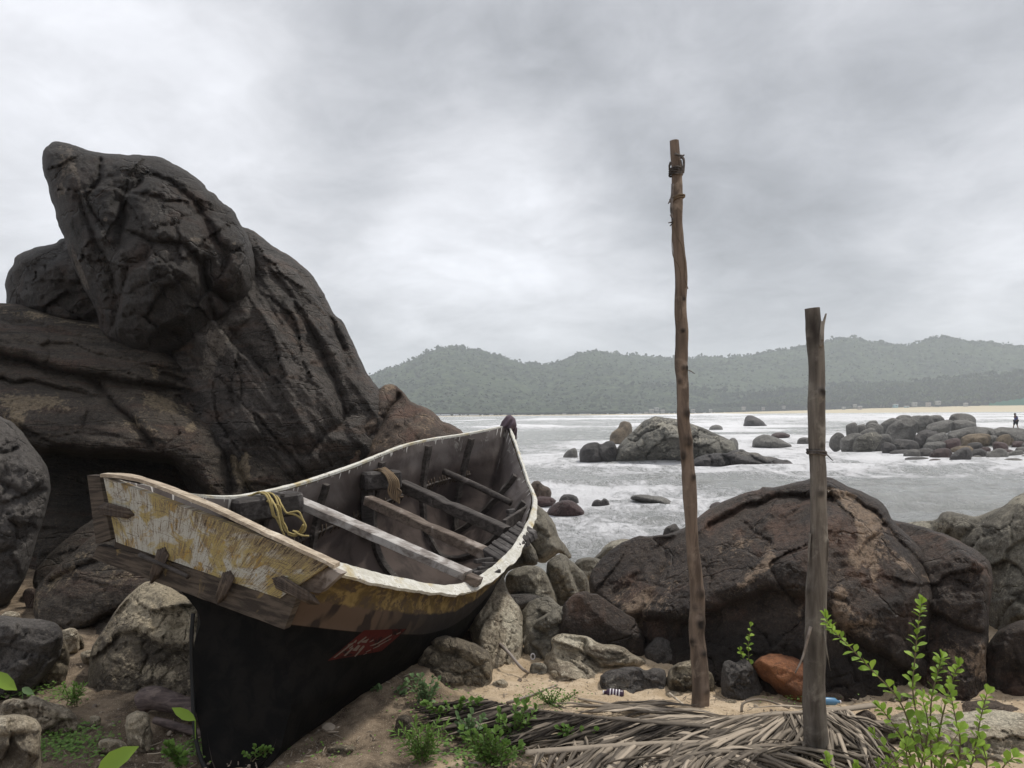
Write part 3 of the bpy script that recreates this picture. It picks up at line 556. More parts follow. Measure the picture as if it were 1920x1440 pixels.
# the great dark boulder and its neighbours
rock('boulder', 'great dark boulder stained with tan streaks behind the two poles',
 [(1105,1110),(1104,1085),(1112,1068),(1130,1045),(1155,1022),(1195,1005),(1215,1008),(1262,1000),(1290,985),(1318,962),(1345,945),(1370,935),(1400,924),(1425,918),(1430,912),(1450,914),(1490,903),(1520,897),(1552,893),(1572,902),(1592,914),(1620,922),(1650,938),(1664,955),(1672,975),(1700,1000),(1735,1035),(1758,1075),(1766,1120),(1760,1160),(1740,1220),(1710,1290),(1680,1340),(1500,1345),(1400,1330),(1330,1300),(1250,1260),(1200,1230),(1150,1225),(1125,1200),(1112,1160)],
 6.35, 1.05, 'bould', tilt=.35, lean=-.4, amp=.05, nsc=1.7, facets=10, fd=.08, seed=61, b=1308, g=3.2, TB=1.2, rough=1.5,
 feats=[([(1330,985),(1400,950),(1460,932),(1560,930)],.14,5,10),([(1260,1010),(1215,1040),(1200,1080),(1185,1100),(1150,1110)],.12,14,18),([(1250,1040),(1230,1100),(1200,1160)],.10,12,12),([(1140,1190),(1200,1165),(1290,1170),(1360,1140),(1440,1110),(1540,1130),(1600,1200),(1700,1260)],.16,10,150),
        ([(1560,1120),(1585,1128)],.05,3,3),([(1590,930),(1640,960),(1680,1010),(1750,1080)],.10,6,14)],
 stains=[(1575,925,40,10,.9,20),(1610,960,35,12,1.0,30),(1620,1010,14,45,1.3,-8),(1640,1080,10,40,.8),(1575,1130,16,40,1.3),(1600,1050,12,25,.8),(1440,1045,12,30,.7,20),(1410,1080,50,14,.6,-35),(1500,1150,8,25,.9),(1480,1160,8,14,.6),(1700,1060,25,10,.8,35),(1740,1085,14,8,.8,40),(1210,1130,40,25,.5,-30),(1190,1170,14,20,.6),(1640,1165,20,12,.5),(1400,1010,60,30,.3),(1180,1120,70,50,.45),(1300,1040,60,50,.35),(1650,1010,30,60,.5),(1600,1180,60,30,.5),(1540,1160,10,40,.8)],  # tan streaks and stains; the patch on the peak paints sunlight
 darks=[(1400,1210,130,55,.9),(1260,1215,70,30,.7),(1500,1260,150,50,.8),(1680,1130,40,60,.8),(1490,1060,50,30,.5),(1640,1260,80,60,.7)])  # black stains that also paint the shade of the undercut
rock('boulder', 'brown flat topped boulder adjoining the great dark boulder on its right',
 [(1640,960),(1672,976),(1720,985),(1760,998),(1790,1008),(1830,1030),(1855,1050),(1863,1082),(1860,1115),(1853,1140),(1855,1200),(1848,1260),(1838,1330),(1700,1350),(1640,1200)], 6.9, .75, 'bould', tilt=.2, amp=.04, nsc=1.8, facets=8, fd=.09, seed=63, b=1290, lean=-1.2, g=3.2, stains=[(1800,1230,50,50,.55),(1845,1260,12,40,.7),(1760,1090,30,5,.5)], feats=[([(1740,1150),(1790,1170),(1850,1190)],.08,5,14),([(1790,1085),(1815,1100)],.05,3,4)])
rock('boulder', 'large olive grey boulder at the right edge with an orange lit crest',
 [(1690,1000),(1692,982),(1720,976),(1758,976),(1764,962),(1778,958),(1810,965),(1832,970),(1850,962),(1885,948),(1905,928),(1940,918),(2030,925),(2100,980),(2150,1090),(2130,1250),(2060,1360),(1840,1360),(1835,1300),(1850,1200),(1800,1080)], 5.6, .5, 'olive', lean=-1.0, b=1245, TB=1.2, tilt=.25, amp=.045, nsc=1.8, facets=9, fd=.08, seed=65, g=3.4, stains=[(1915,940,25,10,1.0),(1730,985,40,8,.8),(1880,1100,40,60,.3)], darks=[(1880,1230,50,90,.6)], feats=[([(1840,975),(1800,1010),(1760,1030)],.08,6,10)])  # pale stains; the one on the crest paints a sunlit patch
rock('stone', 'little upright stone behind the left shoulder of the great dark boulder', [(1240,1008),(1244,992),(1258,982),(1268,980),(1276,992),(1282,1012),(1262,1022)], 6.9, .12, 'grey', amp=.02, nsc=6, seed=66, facets=4, g=2, cat='stone')
rock('boulder', 'pale domed rock in the gap where the sea shows left of the great dark boulder', [(1110,1050),(1125,1035),(1140,1018),(1165,1011),(1190,1014),(1206,1024),(1230,1080),(1180,1120),(1120,1120),(1105,1080)], 9.2, .6, 'olive', amp=.02, nsc=2, seed=67, facets=5, g=2.6, stains=[(1165,1025,40,15,.8)])
rock('boulder', 'low grey rock beside the pale domed rock at the water gap', [(1075,1060),(1085,1048),(1115,1045),(1140,1050),(1150,1080),(1140,1130),(1090,1130)], 8.8, .5, 'olive', amp=.02, nsc=2, seed=68, facets=5, g=2.6)
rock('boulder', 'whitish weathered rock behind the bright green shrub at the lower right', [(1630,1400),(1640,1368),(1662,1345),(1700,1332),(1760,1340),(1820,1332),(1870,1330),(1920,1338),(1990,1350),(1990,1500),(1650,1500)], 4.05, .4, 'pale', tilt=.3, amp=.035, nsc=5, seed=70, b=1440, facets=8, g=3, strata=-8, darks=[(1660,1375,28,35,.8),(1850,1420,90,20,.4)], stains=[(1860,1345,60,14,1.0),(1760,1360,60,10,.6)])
rock('boulder', 'flat brown rock behind the whitish rock at the right edge', [(1790,1330),(1800,1316),(1840,1312),(1880,1316),(1912,1322),(1960,1335),(1960,1365),(1800,1365)], 4.7, .18, 'knob', amp=.02, nsc=6, seed=71, b=1345, facets=5, g=2.6)
rock('boulder', 'brown rock in the shaded hollow at the end of the palm fronds', [(1590,1370),(1600,1340),(1625,1330),(1645,1345),(1650,1375),(1620,1390)], 4.6, .12, 'knob', amp=.02, nsc=6, seed=72, b=1372, facets=5, g=2.6)

# smaller broken stones on the sand
rock('boulder', 'olive rock wedged between the stump shaped rock and the lumpy clump', [(962,1200),(972,1150),(1000,1122),(1032,1118),(1056,1140),(1058,1215),(965,1222)], 5.9, .2, 'olive', b=1212, seed=341, amp=.03, nsc=4, facets=7, tilt=.5)
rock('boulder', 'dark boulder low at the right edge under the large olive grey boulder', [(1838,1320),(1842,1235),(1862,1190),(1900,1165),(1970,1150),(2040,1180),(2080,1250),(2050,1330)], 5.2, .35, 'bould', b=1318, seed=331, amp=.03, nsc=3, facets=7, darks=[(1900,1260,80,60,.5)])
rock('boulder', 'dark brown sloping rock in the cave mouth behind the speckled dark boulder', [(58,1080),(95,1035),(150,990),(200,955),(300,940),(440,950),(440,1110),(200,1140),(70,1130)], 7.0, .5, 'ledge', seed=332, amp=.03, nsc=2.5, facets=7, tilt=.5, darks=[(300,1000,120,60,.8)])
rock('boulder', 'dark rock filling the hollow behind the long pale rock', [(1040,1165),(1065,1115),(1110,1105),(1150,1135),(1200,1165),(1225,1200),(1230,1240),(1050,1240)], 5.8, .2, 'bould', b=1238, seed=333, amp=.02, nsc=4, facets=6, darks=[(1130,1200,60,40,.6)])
def stone(label, x, y, w_, h_, mat, seed, skew=0.0, dk=0):
    rs = np.random.RandomState(seed); n = rs.randint(6, 9); th = np.sort(rs.uniform(0, 2*math.pi, n)+0); th = np.linspace(0, 2*math.pi, n, endpoint=False)+rs.uniform(-.3, .3, n)
    rr = rs.uniform(.82, 1.15, n); px = x+np.cos(th)*w_/2*rr+skew*np.sin(th)*h_/2; py = y-h_*.35+np.sin(th)*h_/2*rr
    rock('stone', label, np.c_[px, py], 4.5, w_/F*4.5*.35, mat, b=y+.0, g=2.3, amp=.006+.00022*w_, nsc=8, seed=seed, facets=6, fd=.14, cat='stone', rough=1.2, darks=[(x, y, w_*.5, h_*.3, .6)] if dk else ())
for a in [('angular tan stone right of the low crumbly brown rock', 938, 1292, 34, 22, 'pale', 301), ('flat cream stone embedded in the bright sand by the long pale rock', 1062, 1272, 60, 24, 'pale', 302),
  ('small grey stone left of the dark bottle on the sand', 1098, 1290, 26, 14, 'grey', 303), ('squarish pale stone between the jagged rock and the grey granite rock', 1262, 1312, 30, 18, 'pale', 304),
  ('small brown stone at the foot of the upright grey green stone', 1372, 1326, 30, 16, 'block', 305), ('tan stone left of the rust orange boulder', 1432, 1310, 34, 18, 'seat', 306),
  ('broken brown stone beneath the stump shaped rock', 878, 1206, 44, 30, 'knob', 307), ('small cream stone near the left edge above the clover patch', 178, 1352, 26, 14, 'pale', 308),
  ('flat tan slab sunk in the sand at the lower left', 215, 1402, 70, 20, 'pale', 309), ('pebbly tan stone right of the veined rock', 168, 1232, 34, 18, 'pale', 310),
  ('dark stone wedged behind the flat grey boulder at the left', 60, 1132, 46, 34, 'knob', 311), ('tan soil covered rock below the speckled dark boulder', 130, 1204, 60, 24, 'block', 312),
  ('brown wedge shaped rock left of the speckled dark boulder', 92, 1065, 60, 60, 'ledge', 313), ('pale stone beside the tall grey boulder foot at the left edge', 20, 1165, 40, 26, 'pale', 314),
  ('pale rounded stone under the whitish rock at the right edge', 1905, 1362, 60, 26, 'pale', 315), ('grey brown stone at the foot of the flat topped boulder', 1700, 1325, 70, 30, 'block', 316),
  ('small pale stone at the foot of the flat topped boulder', 1782, 1330, 46, 22, 'pale', 317), ('cream stone right of the taller pole foot', 1345, 1322, 24, 12, 'pale', 318),
  ('rough brown stone among the clump below the olive rocks', 1010, 1262, 40, 24, 'olive', 319), ('dark red stone in the shade of the great dark boulder', 1560, 1322, 50, 30, 'knob', 320),
  ('rough brown stone under the hull beside the crumbly rock', 730, 1318, 46, 24, 'knob', 321), ('brown stone at the bottom edge right of the black hull', 640, 1412, 60, 22, 'block', 322)]:
    stone(*a)
# rocks standing in the sea: the bottom row gives the distance
def srock(label, poly, mat, seed, T=None, g=1.6, name='sea_rock', **kw):
    p = np.array(poly, float); b = p[:, 1].max(); cx = p[:, 0].mean()
    hr = to_px(np.array([[ (cx-960)/F*4000, 4000, CAM[2]]]))[1][0]
    Y = (CAM[2]-WATER)*F/(b-hr); wdt = np.ptp(p[:, 0])/F*Y
    T = T or 0.42*wdt; low = p[:, 1] > b-0.32*np.ptp(p[:, 1]); p[low, 1] += 0.10*np.ptp(p[:, 1])+3
    o = rock(name, label, p, Y+T*0.5, T, mat, g=g, rough=0.9, amp=0.055*wdt, nsc=2.6/wdt, seed=seed, **kw)
    c = P(cx, b, Y); FOAMPT.append((c[0], Y+T*0.4, wdt*0.5, T)); return o
srock('great pale ribbed rock islet standing in the surf', [(1152,863),(1150,840),(1165,828),(1180,815),(1195,800),(1205,790),(1222,783),(1228,780),(1240,783),(1262,785),(1290,792),(1315,800),(1340,812),(1362,822),(1378,830),(1383,842),(1350,856),(1300,864),(1270,868),(1200,860)], 'seaw', 81, T=4.5, facets=12, fd=.1, pw=.6,
      feats=[([(1205,792),(1196,815),(1210,825),(1215,850)],.5,4,5),([(1225,800),(1238,798)],.3,2,3),([(1270,800),(1330,850)],.5,4,5),([(1300,795),(1345,825),(1360,850)],.5,4,5),([(1240,808),(1255,835),(1250,860)],.35,4,5)], stains=[(1250,800,60,12,.4)])
srock('dark twin lump at the left end of the great islet', [(1087,866),(1086,845),(1098,832),(1118,829),(1128,834),(1140,826),(1152,828),(1158,845),(1156,864),(1120,867)], 'sead', 82, feats=[([(1126,832),(1122,850),(1128,864)],.4,4,4)])
srock('knob topped tan rock behind the left end of the great islet', [(1140,828),(1145,812),(1158,803),(1163,792),(1172,789),(1183,792),(1187,806),(1180,822),(1170,834),(1145,834)], 'seat', 83, T=2)
srock('small dark rock left of the twin lump in open water', [(1053,859),(1060,848),(1072,841),(1081,840),(1084,858),(1070,861)], 'seag', 84)
srock('low brown reef running right from the great islet', [(1290,868),(1305,858),(1325,852),(1345,849),(1360,851),(1374,845),(1392,841),(1402,848),(1420,848),(1432,856),(1450,857),(1465,863),(1478,862),(1494,870),(1470,876),(1440,874),(1400,877),(1340,874)], 'sead', 85, T=2.2, facets=14, fd=.2, stains=[(1400,850,30,8,.6),(1440,858,20,6,.5)], feats=[([(1350,850),(1365,862),(1370,876)],.6,3,5),([(1400,848),(1415,862),(1440,874)],.6,3,5),([(1325,853),(1335,866)],.4,3,4)])
srock('rounded hump at the right shoulder of the great islet', [(1362,838),(1366,824),(1376,820),(1384,828),(1384,846),(1370,852)], 'seag', 86, T=1.2)
srock('lone dark wedge shaped rock far out left of the shorter pole', [(1393,798),(1397,784),(1402,779),(1412,780),(1428,787),(1442,798),(1420,799)], 'sead', 87)
srock('small dome rock right of the taller pole far out', [(1326,806),(1332,798),(1345,796),(1354,799),(1357,806)], 'seag', 88)
srock('broad grey whaleback rock left of the shorter pole', [(1411,838),(1411,826),(1420,818),(1435,813),(1460,822),(1490,832),(1470,837),(1440,839)], 'seag', 89)
srock('small grey hump rock touching the left side of the shorter pole', [(1492,832),(1496,822),(1508,819),(1525,822),(1530,832),(1510,834)], 'seag', 90)
srock('flat brown crest behind the broad whaleback rock', [(1440,820),(1450,811),(1470,810),(1485,817),(1470,821)], 'dkred', 92, T=2)
srock('pointed brown rock just right of the boat bow in the surf', [(985,940),(990,915),(1000,903),(1010,901),(1018,910),(1030,914),(1036,928),(1022,942)], 'knob', 93)
srock('dark red round rock in the foam right of the boat rim', [(1020,964),(1032,948),(1050,939),(1068,937),(1084,945),(1103,961),(1090,967),(1050,968)], 'dkred', 94)
srock('small grey rock behind the dark red round rock', [(1046,939),(1054,928),(1072,927),(1084,932),(1086,941),(1065,943)], 'sead', 95)
srock('tiny double rock alone in the foam', [(1107,946),(1112,939),(1120,936),(1128,939),(1132,934),(1140,937),(1144,945),(1125,950)], 'sead', 96)
srock('low wave washed rock left of the taller pole', [(1180,936),(1186,928),(1205,926),(1225,929),(1245,931),(1262,941),(1266,950),(1230,948),(1200,942)], 'seag', 97, T=1.2)
srock('small reddish stones by the boat rim at the water edge', [(990,948),(1000,935),(1015,930),(1035,932),(1045,940),(1030,948)], 'dkred', 98)
srock('faint brown rock awash right of the taller pole', [(1320,955),(1330,946),(1345,940),(1355,944),(1350,954)], 'dkred', 99, T=.8)
# the spit of boulders out in the surf at the right: (u, v, w, h, turn, material) in a 4.571x enlargement of the photo from (1500, 740)
def spit():
    L = [ # back row
     (880,208,135,62,8,'seag'),(1000,205,120,50,0,'seag'),(1160,203,125,50,0,'seag'),(610,250,100,45,15,'seag'),(770,262,160,105,25,'seag'),(1065,240,165,110,5,'seag'),(1190,222,95,75,0,'seag'),(1385,225,225,115,-5,'seag'),(450,298,110,112,10,'seag'),(520,302,110,85,20,'seag'),(1190,272,240,80,15,'seag'),(1400,262,220,85,-5,'seag'),(1600,315,160,62,-8,'seag'),
     # middle row
     (640,295,150,95,-15,'seag'),(580,328,130,65,15,'seag'),(870,310,285,170,28,'seag'),(318,388,128,105,35,'seag'),(438,396,190,112,22,'seag'),(570,398,250,120,24,'seaw'),(700,405,170,125,10,'seag'),(1080,375,210,125,12,'sead'),(1170,385,200,90,18,'seag'),(1430,345,340,115,8,'seag'),(1800,345,330,120,-3,'seag'),(1500,380,245,90,5,'seat'),(1655,385,90,65,0,'seag'),(1745,385,120,75,20,'seat'),(1818,392,65,55,0,'seat'),(1905,430,90,40,0,'seag'),
     # front row
     (905,430,240,85,-3,'sead'),(760,455,120,90,-20,'sead'),(1150,440,190,70,5,'seag'),(1300,430,160,95,10,'dkred'),(1500,452,125,85,0,'sead'),(1385,475,190,70,5,'seat'),(1720,445,140,75,-10,'dkred'),(1870,425,100,55,0,'dkred'),(960,512,145,85,5,'seag'),(850,492,165,38,5,'sead'),(1080,500,160,85,0,'sead'),(1205,520,185,105,10,'dkred'),(1380,530,205,115,22,'sead'),(1545,512,145,90,-10,'sead'),(1590,475,90,50,0,'dkred'),(1690,525,190,110,12,'seag'),(1770,495,140,55,-8,'dkred'),(1840,520,165,75,15,'seag'),(1900,480,120,60,0,'seag'),(1480,585,230,48,0,'dkred'),(1010,560,220,50,0,'sead'),(1160,575,130,50,0,'dkred'),(1620,590,200,55,0,'sead'),(1850,590,200,85,-8,'seag'),(1500,550,110,50,10,'seag'),(1270,585,110,45,0,'sead'),(1780,570,150,55,0,'dkred'),(1930,550,110,60,0,'sead')]
    words = {'seag': 'grey', 'sead': 'dark wet', 'dkred': 'maroon brown', 'seat': 'tan', 'seaw': 'lichen flecked grey'}
    order = ['first', 'second', 'third', 'fourth', 'fifth', 'sixth', 'seventh', 'eighth', 'ninth', 'tenth', 'eleventh', 'twelfth', 'thirteenth', 'fourteenth', 'fifteenth', 'sixteenth', 'seventeenth', 'eighteenth', 'nineteenth', 'twentieth']
    rowof = lambda i: 'back' if i < 13 else 'middle' if i < 29 else 'front'
    keys = {}
    for i, r in enumerate(L): keys.setdefault((rowof(i), r[5]), []).append((r[0], r[1], i))
    rank = {}
    for k, v in keys.items():
        for n, (_, _, i) in enumerate(sorted(v)): rank[i] = (n, len(v))
    rs = np.random.RandomState(5)
    for i, (u, v, w_, h_, an, mt) in enumerate(L):
        cx, cy, a, b = 1500+u*.21875, 740+v*.21875, w_*.21875/2, h_*.21875/2
        n = 14; th = np.linspace(0, 2*math.pi, n, endpoint=False)+rs.uniform(0, .4)
        rr = 1+rs.uniform(-.10, .10, n); ca, sa = math.cos(R(-an)), math.sin(R(-an))
        ex = np.sign(np.cos(th))*np.abs(np.cos(th))**.85*a*1.08*rr; ey = np.sign(np.sin(th))*np.abs(np.sin(th))**.85*b*1.10*rr
        x, y = cx+ex*ca-ey*sa, cy+ex*sa+ey*ca
        bot = y.max(); Y = float(np.interp(bot, [800, 825, 850, 880], [86, 74, 60, 50]))
        # reach down into the water or the rocks below
        low = y > cy+b*.1; y = np.where(low, y+5+b*.35, y)
        wd = 2*a/F*Y
        row = rowof(i); n_, tot = rank[i]
        lab = (f"{order[n_]} {words[mt]} boulder from the left" if tot > 1 else f"{words[mt]} boulder") + f" in the {row} row of the rocky spit"
        if mt == 'seag' and i == 15: lab = 'largest smooth grey boulder, leaning right in the middle of the rocky spit'
        rock('sea_boulder', lab, np.c_[x, y], Y, wd*.42, mt, g=1.3, rough=0.35, amp=.03*wd, nsc=2.2/wd, seed=200+i, facets=7, fd=.12, group='boulders of the rocky spit', pw=.55)
        if bot > 850 or i in (16, 17, 18): c = P(cx, cy, Y); FOAMPT.append((c[0], Y, wd*.5, wd*.4))
spit()
# small stones that fill the gaps of the spit
# ------------------------------------------------------------------ the sea sheet, with foam gathering round rocks
foam = 0.15*fbm(np.stack([Xg*.06, Yg*.12, 0*Xg], -1), 3, 50)
for (fx_, fy_, rx_, ry_) in FOAMPT:
    sel = (np.abs(Yg-fy_) < 14+ry_)
    d = np.hypot((Xg[sel]-fx_)/(rx_+1.2+.05*fy_), (Yg[sel]-fy_)/(ry_+2.5+.09*fy_))
    foam[sel] = np.maximum(foam[sel], 1.0*np.exp(-np.maximum(d-0.75, 0)**2*3.5)*(0.72+.35*fbm(np.stack([Xg[sel]*.4, Yg[sel]*.4, 0*Xg[sel]], -1), 2, 77)))
pxg, pyg = to_px(np.stack([Xg, Yg, 0*Xg+WATER], -1))
for (x_, y_, rx_, ry_, a_) in [(1170, 990, 130, 38, .75), (1080, 1000, 60, 30, .5), (1200, 930, 140, 14, .5), (1050, 885, 90, 14, .4), (1720, 893, 130, 7, 1.0), (1620, 885, 120, 8, .7), (1640, 850, 110, 16, .55), (1590, 815, 80, 16, .5), (1370, 795, 130, 10, .7), (1700, 782, 260, 9, .5), (1500, 783, 200, 7, .4), (1440, 868, 140, 10, .3), (1000, 845, 60, 10, .4), (1300, 880, 240, 9, .4), (1730, 830, 25, 14, .9), (1850, 796, 110, 4, 1.0)]:
    foam = np.maximum(foam, a_*np.exp(-((pxg-x_)/rx_)**2-((pyg-y_)/ry_)**2)*(.8+.5*fbm(np.stack([Xg*.5, Yg*.5, 0*Xg], -1), 2, 78)))
for (x_, y_, rx_, ry_, a_) in [(1750, 930, 260, 26, .5), (1450, 900, 120, 18, .3), (1000, 820, 120, 14, .2), (1120, 880, 120, 12, .2)]:
    foam = foam-a_*np.exp(-((pxg-x_)/rx_)**2-((pyg-y_)/ry_)**2)
for (yc, wd, hh, xa, xb) in [(100, 2.0, .5, 14, 60), (135, 3.0, .7, 30, 140), (175, 3.5, .8, -30, 60), (230, 5, 1.0, 60, 260), (330, 7, 1.2, -60, 320), (450, 9, 1.3, 20, 420), (560, 10, 1.4, -80, 500)]:
    lx = Xg; wob = yc*(1+.03*vn(np.stack([lx/yc*5, 0*lx+yc, 0*lx], -1), 60))
    e = np.exp(-((Yg-wob)/wd)**2)*smooth(lx, xa, xa+.25*(xb-xa))*smooth(-lx, -xb, -xb+.25*(xb-xa))*(.6+.5*vn(np.stack([lx/wd*.5, 0*lx+yc, 0*lx], -1), 61))
    Zg = Zg+hh*e; foam = np.maximum(foam, np.clip(e*1.3, 0, 1)+.25*np.exp(-((Yg-wob+wd*1.5)/(wd*2))**2)*(e.max() > 0)*smooth(lx, xa, xb))
sea = mesh_obj('sea', np.stack([Xg, Yg, WATER+Zg], -1).reshape(-1, 3), grid_faces(len(yy), len(uu))[:, ::-1], SEA, attrs={'foam': np.clip(foam, -1, 1.2).ravel()}, center=False)
tag(sea, kind='structure')

# ------------------------------------------------------------------ far shore: hills, beach, palms, huts
hp = np.array([(200,790),(560,772),(640,738),(690,712),(725,697),(760,685),(785,676),(805,664),(832,658),(850,655),(868,658),(885,661),(915,667),(950,676),(980,685),(1005,689),(1035,690),(1052,683),(1075,671),(1100,665),(1125,663),(1150,668),(1185,670),(1220,674),(1260,675),(1290,676),(1330,674),(1380,673),(1430,667),(1470,661),(1510,654),(1545,644),(1580,637),(1610,639),(1650,647),(1690,650),(1725,645),(1755,638),(1790,640),(1830,645),(1870,648),(1920,655),(2000,662),(2300,690)], float)
cu = np.arange(450, 2150, 1.6)
def shoreY(px): return 640+np.interp(px, [700, 1500, 1950], [120, 160, 60])
HV = []
def hills():
    for k, (nm, off, Yr, cut, seedk) in enumerate([('hills', 0, 1350, 1.0, 1), ('hills', 1, 1000, 0, 2)]):
        top = np.interp(cu, hp[:, 0], hp[:, 1])
        if k: top = 768+(top-768)*np.interp(cu, [450, 900, 1080, 1300, 1500, 1700, 2150], [.40, .45, .35, .42, .36, .36, .38])+6*np.sin(cu/70.)
        ts = np.linspace(0, 1.25, 150)
        PX, Tt = np.meshgrid(cu, ts)
        Ys = shoreY(PX)+np.interp(PX, [1150, 1450, 1700], [15, 150, 270]); YR = Yr+60*np.sin(PX/160.+k*2)
        Yh = Ys+(YR-Ys)*Tt
        zr = P(cu, top, np.full(len(cu), 1.0)*(YR[0]))[:, 2][None]+0*PX
        prof = np.where(Tt <= 1, smooth(Tt, -.12, 1.02)**1.0, 1-(Tt-1)*1.6)
        z = -1.5+(zr+1.5)*prof
        d = dirs(PX, np.full(PX.shape, 768.)); X = d[..., 0]*Yh
        q = np.stack([X, Yh, 0*X], -1)
        env = np.clip(prof, 0, 1)
        z = z+env*(7*fbm(q*.006, 3, 5+seedk))*(1-smooth(Tt, .75, 1))+env*5.0*fbm(q*.05, 3, 9+seedk)+env*5.0*np.maximum(fbm(q*np.array([.20, .10, 1]), 3, 15+seedk), 0)
        o = mesh_obj(nm, np.stack([X, Yh, z], -1).reshape(-1, 3), grid_faces(len(ts), len(cu))[:, ::-1], HILLM, center=False)
        tag(o, kind='structure'); HV.append((np.stack([X, Yh, z], -1)[4:122].reshape(-1, 3), k))
m_, t_ = newmat('forested_hill')
co_ = t_.n('ShaderNodeTexCoord').outputs['Object']
va = t_.noise(co_, .012, 6, .6); vb = t_.noise(co_, .10, 7, .8)
cc = t_.mix(t_.step(va, .4, .62), (.012, .021, .011), (.036, .053, .026)); cc = t_.mix(t_.step(vb, .46, .62), cc, (.080, .105, .050))
HILLM = finish(m_, t_, cc, .95, vb, 1.0, 3.0, .1)
hills()
def hill_trees():               # crowns of single trees standing out of the canopy, thickest along the skyline
    rs = np.random.RandomState(77); C = []
    for V, k in HV:
        n = 7000 if k == 0 else 2600; C.append(V[rs.randint(0, len(V), n)]+[0, 0, -1.0])
        W = V.reshape(-1, len(cu), 3); top = W[:, :, 2].argmax(0); j = rs.randint(0, len(cu), 1500 if k == 0 else 500); C.append(W[top[j], j]+np.c_[np.zeros(len(j)), np.zeros(len(j)), rs.uniform(-2, 2.2, len(j))])
    C = np.vstack(C); n = len(C); m = 3; c = np.repeat(C, m, 0)+rs.normal(size=(n*m, 3))*[2.2, 2.2, 1.2]; N_ = n*m; r = rs.uniform(1.3, 3.3, N_); an = rs.uniform(0, 6.28, (N_, 2))
    e1 = np.stack([np.cos(an[:, 0]), .5*np.sin(an[:, 0]), rs.uniform(-.3, .3, N_)], -1); e2 = np.stack([.4*np.sin(an[:, 1]), rs.uniform(-.5, .5, N_), np.ones(N_)*.75], -1); V = np.zeros((N_, 6, 3))
    for q, a in enumerate(np.linspace(0, 2*math.pi, 6, endpoint=False)): V[:, q] = c+r[:, None]*(math.cos(a)*e1+math.sin(a)*e2)*rs.uniform(.65, 1.1, (N_, 1))
    o = mesh_obj('hill_trees', V.reshape(-1, 3), np.arange(6*N_).reshape(-1, 6), FOREST, smooth=False, attrs={'tone': np.repeat(np.repeat(rs.uniform(-.05, .5, n), m), 6)}, center=False)
    tag(o, 'tree crowns covering the hazy hills behind the bay', 'forest', kind='stuff')
hill_trees()
def beach():
    px = np.linspace(560, 2300, 300); ts = np.linspace(0, 1, 14)
    PX, Tt = np.meshgrid(px, ts); Y0 = shoreY(PX)-30; d = dirs(PX, np.full(PX.shape, 768.))
    wd = np.interp(PX, [560, 1300, 1500, 1700, 1950], [10, 16, 40, 90, 140])
    Yb = Y0+wd*Tt*1.5; hgt = np.interp(PX, [560, 1300, 1550, 1750, 1950], [.4, .8, 3.2, 6.2, 8.4])
    z = WATER-.3+(hgt+.3)*smooth(Tt, -.1, .9)
    o = mesh_obj('beach', np.stack([d[..., 0]*Yb, Yb, z], -1).reshape(-1, 3), grid_faces(len(ts), len(px))[:, ::-1], BEACHM, center=False); tag(o, kind='structure')
m_, t_ = newmat('far_beach'); BEACHM = finish(m_, t_, t_.mix(t_.noise(t_.n('ShaderNodeTexCoord').outputs['Object'], .05, 4), (.50, .42, .28), (.62, .54, .38)), .95)
beach()
def palm_shape(rs, x, y, z, h, s):
    V, Fc, A = [], [], []
    r = .28; lean = rs.uniform(-.08, .08)*h
    b = len(V); V += [(x-r, y, z), (x+r, y, z), (x+r*.6+lean, y, z+h), (x-r*.6+lean, y, z+h)]; Fc.append((b, b+1, b+2, b+3)); A += [.3]*4
    n = rs.randint(9, 13); tn = rs.uniform(.1, 1.0)
    for i in range(n):
        a = 2*math.pi*i/n+rs.uniform(-.3, .3); e = rs.uniform(-.1, .95); L = s*rs.uniform(.8, 1.15); w_ = .13*L
        c, s_ = math.cos(a), math.sin(a); b = len(V)
        p0 = np.array([x+lean, y, z+h]); p1 = p0+np.array([c*L*.5, s_*L*.5, L*.38*e+.1*L]); p2 = p0+np.array([c*L*.92, s_*L*.92, L*(.25*e-.38)])
        sd = np.array([-s_, c, 0])*w_
        V += [p0, p1-sd, p1+sd-np.array([0, 0, w_*.5]), p2]; Fc += [(b, b+1, b+3), (b, b+3, b+2)]; A += [tn+.0, tn+.25, tn, tn+.15]
    return V, Fc, A
def palms():
    rs = np.random.RandomState(3); mb = MB()
    for k in range(1000):
        px = 1380+ (2080-1380)*rs.uniform()**.7
        top = np.interp(px, [1380, 1480, 1560, 1640, 1700, 1780, 1860, 1930, 2080], [756, 740, 726, 719, 712, 705, 698, 691, 684])
        t = rs.uniform()**.8; Y = shoreY(px)+np.interp(px, [1300, 1500, 1950], [10, 35, 95])+130*t
        base_row = 757-0*t; row = base_row+(top-base_row)*(t*.85+.22*rs.uniform()-.02)
        h = rs.uniform(8, 15)
        c = P(px, row, Y)
        V, Fc, A = palm_shape(rs, c[0], Y, max(c[2]-h, -1.0)-4, c[2]-(max(c[2]-h, -1.0)-4), rs.uniform(5.4, 7.6)); mb.add(V, Fc); mb.a[-1] = np.array(A)
    o = mb.obj('palm_grove', FOREST, smooth=False, center=False)
    tag(o, 'dense grove of coconut palms lining the far beach under the hills', 'palm grove', kind='stuff')
palms()
